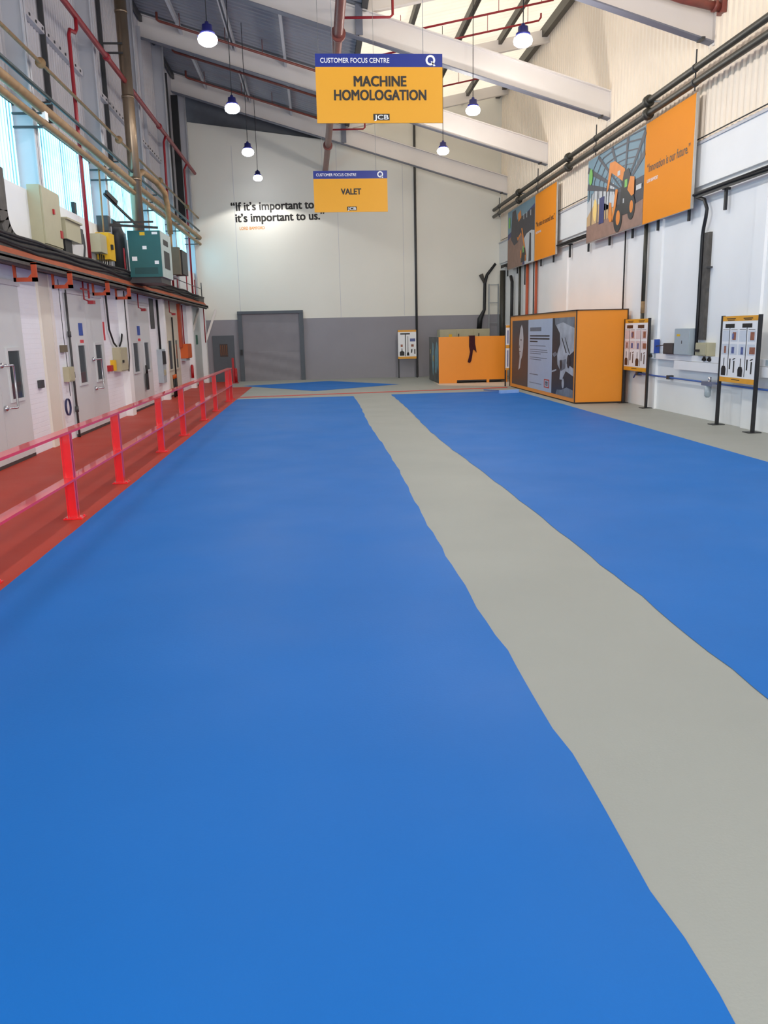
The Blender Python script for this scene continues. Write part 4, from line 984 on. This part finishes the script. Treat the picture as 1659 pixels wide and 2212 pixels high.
# ================================================================ INFORMATION BOARDS
BM = [SIGN_WHITE, mat('board_yellow', (228, 160, 40), .45), INK, mat('pale_pink_print', (222, 200, 200), .5), mat('pale_print', (206, 212, 222), .5), mat('photo_brown', (150, 92, 70), .5, var=.3, scale=20), mat('photo_blue', (84, 96, 150), .5, var=.3, scale=20), mat('tool_brown', (66, 36, 26), .5), SIGN_WHITE]
def tool_board(fr, W, H, t, dark=2, tint=4, label=None):
    """shadow board: yellow header and footer, squeegees, photos, shovels"""
    o = MB(); hh = H*.075
    o.m = 0; o.rect(fr, 0, W, 0, H, 1); o.m = 1; o.rect(fr, 0, W, H-hh, H, 2); o.rect(fr, 0, W, 0, hh, 2)
    o.m = tint
    for c in range(4):
        o.rect(fr, W*(.02+c*.245), W*(.225+c*.245), H*.62, H*.78, 2); o.rect(fr, W*(.02+c*.245), W*(.225+c*.245), H*.42, H*.58, 2)
    o.m = 2
    for c in (.12, .6): o.rect(fr, W*c, W*(c+.26), H*.955, H*.968, 3); o.rect(fr, W*(c+.03), W*(c+.23), H*.935, H*.945, 3)
    o.rect(fr, W*.36, W*.6, H*.04, H*.05, 3)
    o.m = dark
    for c in (0, 1):
        x = W*(.09+c*.49)
        o.rect(fr, x, x+W*.27, H*.825, H*.885, 3)
        o.rect(fr, x+W*.13, x+W*.145, H*.1, H*.83, 3)
        # shovel
        sx = W*(.04+c*.49)
        o.plate(fr, [(sx, H*.1), (sx+W*.13, H*.1), (sx+W*.135, H*.2), (sx+W*.11, H*.245), (sx+W*.02, H*.245), (sx-W*.005, H*.2)], 3)
        o.rect(fr, sx+W*.055, sx+W*.075, H*.24, H*.37, 3)
        # brushes
        bx = W*(.27+c*.49); o.rect(fr, bx, bx+W*.035, H*.2, H*.36, 3); o.rect(fr, bx+W*.12, bx+W*.155, H*.15, H*.33, 3)
        o.plate(fr, [(bx+W*.09, H*.34), (bx+W*.17, H*.36), (bx+W*.17, H*.375), (bx+W*.1, H*.36)], 3)
        o.rect(fr, W*(.03+c*.49), W*(.2+c*.49), H*.795, H*.8, 3); o.rect(fr, W*(.27+c*.49), W*(.45+c*.49), H*.795, H*.8, 3)
    o.m = 5
    o.rect(fr, W*.32, W*.42, H*.64, H*.76, 3); o.rect(fr, W*.82, W*.93, H*.64, H*.76, 3); o.rect(fr, W*.09, W*.15, H*.44, H*.55, 3); o.rect(fr, W*.82, W*.97, H*.44, H*.54, 3)
    o.m = 6; o.rect(fr, W*.31, W*.36, H*.66, H*.74, 4); o.rect(fr, W*.31, W*.39, H*.44, H*.54, 3); o.rect(fr, W*.58, W*.65, H*.43, H*.54, 3)
    return o.build('board_print', BM, t)
def side_board(x, ya, yb, z0, z1, label, dark, tint):
    t = thing('information_board', label, 'information board', (x, (ya+yb)/2, 0), 'tool boards on black posts')
    o = MB(); o.box(x, x+.02, yb, ya, z0, z1); o.build('panel', SIGN_WHITE, t)
    for y in (ya, yb):
        o = MB(); o.box(x-.005, x+.04, y-.03, y+.03, .01, z1+.01); p_ = o.build('post', BLACK, t)
        o = MB(); o.box(x-.1, x+.12, y-.1, y+.1, .002, .012); o.build('foot_plate', BLACK, p_)
    tool_board(FLEFT(x, ya-.03, z0), ya-yb-.06, z1-z0, t, dark, tint)
    return t
side_board(6.93, 13.87, 12.66, .76, 1.85, 'tool information board on black posts nearest the viewer, right', 2, 4)
side_board(6.98, 18.55, 17.18, .76, 1.88, 'tool information board between display box and wall trunking', 7, 3)
t = thing('information_board', 'small tool information board standing against the far grey wall', 'information board', (3.42, 31.6, 0), 'tool boards on black posts')
o = MB(); o.box(3.06, 3.78, 31.62, 31.64, .72, 1.8); o.build('panel', SIGN_WHITE, t)
for x in (3.08, 3.78):
    o = MB(); o.box(x-.025, x+.025, 31.62, 31.66, 0, 1.8); o.build('post', BLACK, t)
fr = FNEAR(3.06, 31.615, .72); o = MB(); W, H = .70, 1.08
o.m = 0; o.rect(fr, 0, W, 0, H, 1); o.m = 1; o.rect(fr, 0, W, H*.93, H, 2); o.rect(fr, 0, W, 0, H*.08, 2)
o.m = 2; o.rect(fr, .09, .46, H*.84, H*.89, 3); o.rect(fr, .27, .3, .1, H*.84, 3); o.rect(fr, .37, .39, .15, H*.78, 3)
o.plate(fr, [(.06, .12), (.24, .12), (.24, .26), (.17, .3), (.16, .4), (.14, .4), (.13, .3), (.06, .26)], 3); o.plate(fr, [(.33, .12), (.43, .12), (.42, .22), (.38, .27), (.34, .22)], 3)
o.plate(fr, [(.49, .2), (.54, .24), (.55, .36), (.5, .36)], 3); o.rect(fr, .62, .66, .18, .36, 3)
o.m = 6; o.rect(fr, .46, .66, H*.6, H*.7, 3); o.m = 5; o.rect(fr, .1, .18, H*.42, H*.5, 3); o.rect(fr, .5, .6, H*.42, H*.5, 3)
o.build('board_print', BM, t)
t = thing('information_board', 'narrow white strip of a board half hidden behind display box', 'information board', (6.1, 25.3, 0), 'tool boards on black posts')
o = MB(); o.box(5.78, 6.5, 25.3, 25.32, .5, 1.86); o.build('panel', SIGN_WHITE, t)
for x in (5.785, 6.5):
    o = MB(); o.box(x-.02, x+.02, 25.32, 25.36, 0, 1.86); o.build('post', BLACK, t)
fr = FNEAR(5.78, 25.3, .5); o = MB(); o.m = 1; o.rect(fr, 0, .7, 1.28, 1.35, 1); o.rect(fr, 0, .7, .66, .76, 1); o.rect(fr, 0, .7, 0, .06, 1)
o.m = 6; o.rect(fr, .05, .08, .8, 1.2, 1); o.rect(fr, .05, .08, .1, .6, 1); o.m = 2; o.rect(fr, .12, .3, .85, 1.1, 1); o.build('board_print', BM, t)

# ================================================================ BIG DISPLAY BOX
BX0, BX1, BY0, BY1, BZ = 5.88, 7.05, 18.6, 25.1, 2.1
t = thing('display_box', 'big orange display box with black and white poster by right wall', 'display stand', ((BX0+BX1)/2, (BY0+BY1)/2, 0))
o = MB(); o.box(BX0, BX1, BY0, BY1, .03, BZ); o.build('carcass', ORANGE, t)
o = MB(); o.box(BX0+.03, BX1-.03, BY0+.03, BY1-.03, 0, .03); o.build('plinth', BLACK, t)
o = MB(); e = .022
o.box(BX0-e, BX0, BY0-e, BY0, .02, BZ+e); o.box(BX0-e, BX1, BY0-e, BY0+e, BZ, BZ+e); o.box(BX0-e, BX0+e, BY0-e, BY1, BZ, BZ+e); o.box(BX1, BX1+e, BY0-e, BY0+.01, .02, BZ+e)
o.box(BX0-.01, BX1, BY0-.012, BY0, .01, .035); o.box(BX0-e, BX0, BY1, BY1+e, .02, BZ+e)
o.build('edge_trim', mat('dark_edge_trim', (48, 34, 26), .5), t)
L = BY1-BY0; fr = FLEFT(BX0, BY1, 0)
PB = [mat('poster_charcoal', (58, 52, 56), .4, var=.1, scale=2), mat('poster_blue_white', (176, 186, 204), .4, var=.02), mat('poster_pale_grey', (176, 178, 184), .4, var=.25, scale=3), mat('poster_text', (104, 106, 116), .5),
      mat('poster_dark', (30, 32, 40), .4, var=.15, scale=3), mat('poster_mid_grey', (116, 120, 128), .4, var=.3, scale=4), mat('poster_red', (196, 70, 50), .5), mat('poster_skin_grey', (190, 188, 192), .4, var=.1, scale=5), INK]
o = MB(); z0, z1 = .12, 1.97; a, b, c, d = .25, 2.15, 4.55, 6.35
o.m = 0; o.rect(fr, a, b, z0, z1, 1); o.m = 1; o.rect(fr, b, c, z0, z1, 1); o.m = 4; o.rect(fr, c, d, z0, z1, 1)
o.m = 7  # pale face in half shadow
o.plate(fr, [(1.05, .55), (1.2, .95), (1.1, 1.2), (1.12, 1.45), (1.25, 1.75), (1.4, 1.85), (1.55, 1.72), (1.62, 1.45), (1.6, 1.2), (1.5, .98), (1.35, .85), (1.25, .62)], 2)
o.m = 0; o.ell(fr, 1.34, 1.42, .07, .025, 3, 10); o.plate(fr, [(1.2, 1.3), (1.12, 1.2), (1.2, 1.18)], 3); o.rect(fr, 1.15, 1.32, 1.08, 1.1, 3)
o.m = 3
o.rect(fr, b+.2, b+1.35, 1.66, 1.76, 2)
o.m = 8
for i, wd in enumerate((1.95, 1.95, .8)): o.rect(fr, b+.2, b+.2+wd, 1.52-i*.075, 1.555-i*.075, 2)
o.m = 3
for i, wd in enumerate((1.6, 0, 1.75, 1.8, 1.15, 0, 1.75, 1.2)):
    if wd: o.rect(fr, b+.2, b+.2+wd, 1.27-i*.052, 1.285-i*.052, 2)
o.rect(fr, b+.2, b+1.1, .5, .52, 2); o.rect(fr, b+.2, b+1.45, .27, .285, 2)
o.m = 6; o.rect(fr, c-.7, c-.2, .22, .44, 2); o.m = 1; o.rect(fr, c-.63, c-.27, .25, .41, 3); o.m = 8; o.rect(fr, c-.56, c-.34, .28, .38, 4); o.m = 1; o.text(fr, 'JCB', c-.45, .30, .08, width=.18, align='CENTER', bold=.03, layer=5)
o.m = 2; o.plate(fr, [(c+.3, 1.8), (c+1.0, 1.9), (d, 1.75), (d, 1.2), (c+1.3, 1.05), (c+1.25, .9), (d, .8), (d, .62), (c+1.2, .72), (c+.9, .5), (c+.7, .5), (c+.75, .72), (c+.5, .85), (c+.45, 1.1), (c+.7, 1.35), (c+.65, 1.6)], 2)
o.m = 5; o.plate(fr, [(c+.2, z1), (d, z1), (d, 1.72), (c+.9, 1.86), (c+.25, 1.8)], 3); o.plate(fr, [(c+.65, .95), (c+1.2, 1.0), (c+1.15, .78), (c+.8, .7)], 3)
o.m = 4
o.plate(fr, [(c+.8, 1.5), (c+.86, 1.5), (c+1.25, 1.15), (c+1.18, 1.14)], 4); o.plate(fr, [(c+1.05, 1.52), (c+1.1, 1.5), (c+1.5, 1.14), (c+1.44, 1.13)], 4); o.ell(fr, c+1.4, .95, .12, .16, 4, 14); o.ell(fr, c+.8, .85, .1, .13, 4, 14)
o.m = 2; o.ell(fr, c+1.0, .42, .1, .12, 4, 14); o.plate(fr, [(c+.02, .68), (c+.42, .74), (c+.42, .7), (c+.02, .64)], 4)
o.m = 5; o.plate(fr, [(c+.4, z0), (d, z0), (d, .3), (c+1.3, .34), (c+.9, .26), (c+.5, .24)], 3); o.plate(fr, [(c+.05, 1.1), (c+.3, 1.16), (c+.5, 1.1), (c+.2, 1.02)], 3)
o.build('poster', PB, t)

# ================================================================ FAR ORANGE CRATE
t = thing('exhibit_crate', 'orange pallet-footed crate with dark picture side near far wall', 'crate', (5.2, 28.6, 0))
X0, X1, YA, YB_ = 4.02, 6.34, 27.5, 29.9
o = MB()
fr = FNEAR(X0, YA, 0)
def slab(x0, x1, z0, z1): o.box(X0+x0, X0+x1, YA, YA+.03, z0, z1)
slab(0, 2.32, .13, 1.53); slab(0, .61, 0, .13); slab(1.62, 1.71, .0, .13); slab(1.71, 2.32, .10, .13); slab(.61, 1.62, .1, .13); slab(2.26, 2.32, 0, .1)
o.build('front_panel', ORANGE, t)
o = MB(); o.box(X0, X0+.03, YA+.03, YB_, .02, 1.53); sp_ = o.build('side_panel', mat('picture_side_dark', (84, 84, 80), .5, var=.35, scale=2.5), t)
o = MB(); fs = FLEFT(X0, YB_, 0)
o.m = 0; o.plate(fs, [(.9, .3), (.7, .9), (.95, 1.35), (1.2, 1.3), (1.25, .6), (1.1, .2)], 1); o.plate(fs, [(1.5, .35), (1.5, 1.0), (1.9, 1.4), (2.25, 1.2), (2.3, .4), (2.0, .6), (1.8, .3)], 1)
o.m = 1; o.rect(fs, .3, .5, .95, 1.1, 2); o.rect(fs, 1.0, 1.25, .7, .9, 2)
o.build('side_picture', [mat('picture_pale_blue', (112, 150, 158), .5, var=.3, scale=5), mat('picture_straw', (176, 160, 100), .5, var=.2)], sp_)
o = MB(); o.box(X1-.03, X1, YA+.03, YB_, .02, 1.5); o.build('back_side', ORANGE, t)
o = MB(); o.box(X0+.05, X1-.05, YA+.05, YB_, .05, .12); o.build('pallet', DKGREY, t)
t = thing('storage_cabinet', 'cream steel cabinet row showing above the orange crate', 'cabinet', (5.4, 30.9, 0))
o = MB(); o.box(4.52, 6.38, 30.6, 31.3, .02, 1.78); o.build('carcass', CREAM_BOX, t)
for k in range(3):
    o = MB(); x = 4.54+k*.615; o.box(x, x+.6, 30.58, 30.6, .1, 1.74); o.build('cabinet_door', CREAM_BOX, t)
o = MB(); o.box(4.85, 4.97, 30.57, 30.58, 1.5, 1.6); o.build('warning_label', YELLOW, t)
o = MB()
for x in (5.2, 5.95): o.box(x, x+.03, 30.55, 30.58, 1.45, 1.62)
o.build('door_handle', BLACK, t)
# maroon cloth over the crate edge
o = MB()
A = [(5.04, 1.56), (5.04, 1.2), (5.07, 1.02), (5.03, .85), (4.99, .69), (5.06, .66), (5.11, .72), (5.14, .9), (5.17, 1.1), (5.22, 1.08), (5.29, 1.0), (5.27, 1.14), (5.24, 1.3), (5.23, 1.56)]
n = len(A); k = len(o.v)
for (x, z) in A: o.v.append(Vector((x, YA-.012-.012*math.sin(x*60+z*9), z)))
for (x, z) in A: o.v.append(Vector((x, YA-.034-.012*math.sin(x*60+z*9), z)))
o.face([k+n+i for i in range(n)][::-1]); o.face([k+i for i in range(n)])
for i in range(n): o.face((k+i, k+(i+1) % n, k+n+(i+1) % n, k+n+i))
o.box(5.04, 5.23, YA-.034, YA+.12, 1.535, 1.56)
single('draped_cloth', o, MAROON, 'dark maroon cloth draped over top edge of the orange crate', 'cloth')

# squeegee on the blue floor
t = thing('floor_squeegee', 'pale blue squeegee head lying on blue floor near display box', 'squeegee', (5.15, 22.5, .003))
o = MB(); o.bar((4.95, 22.35, .05), (5.5, 22.5, .05), .1, .09); o.build('head', mat('pale_blue_plastic', (150, 186, 236), .5), t)
o = MB(); o.tube([(5.2, 22.45, .06), (4.7, 23.3, .05)], .014, 8); o.build('handle', BLUEP, t)
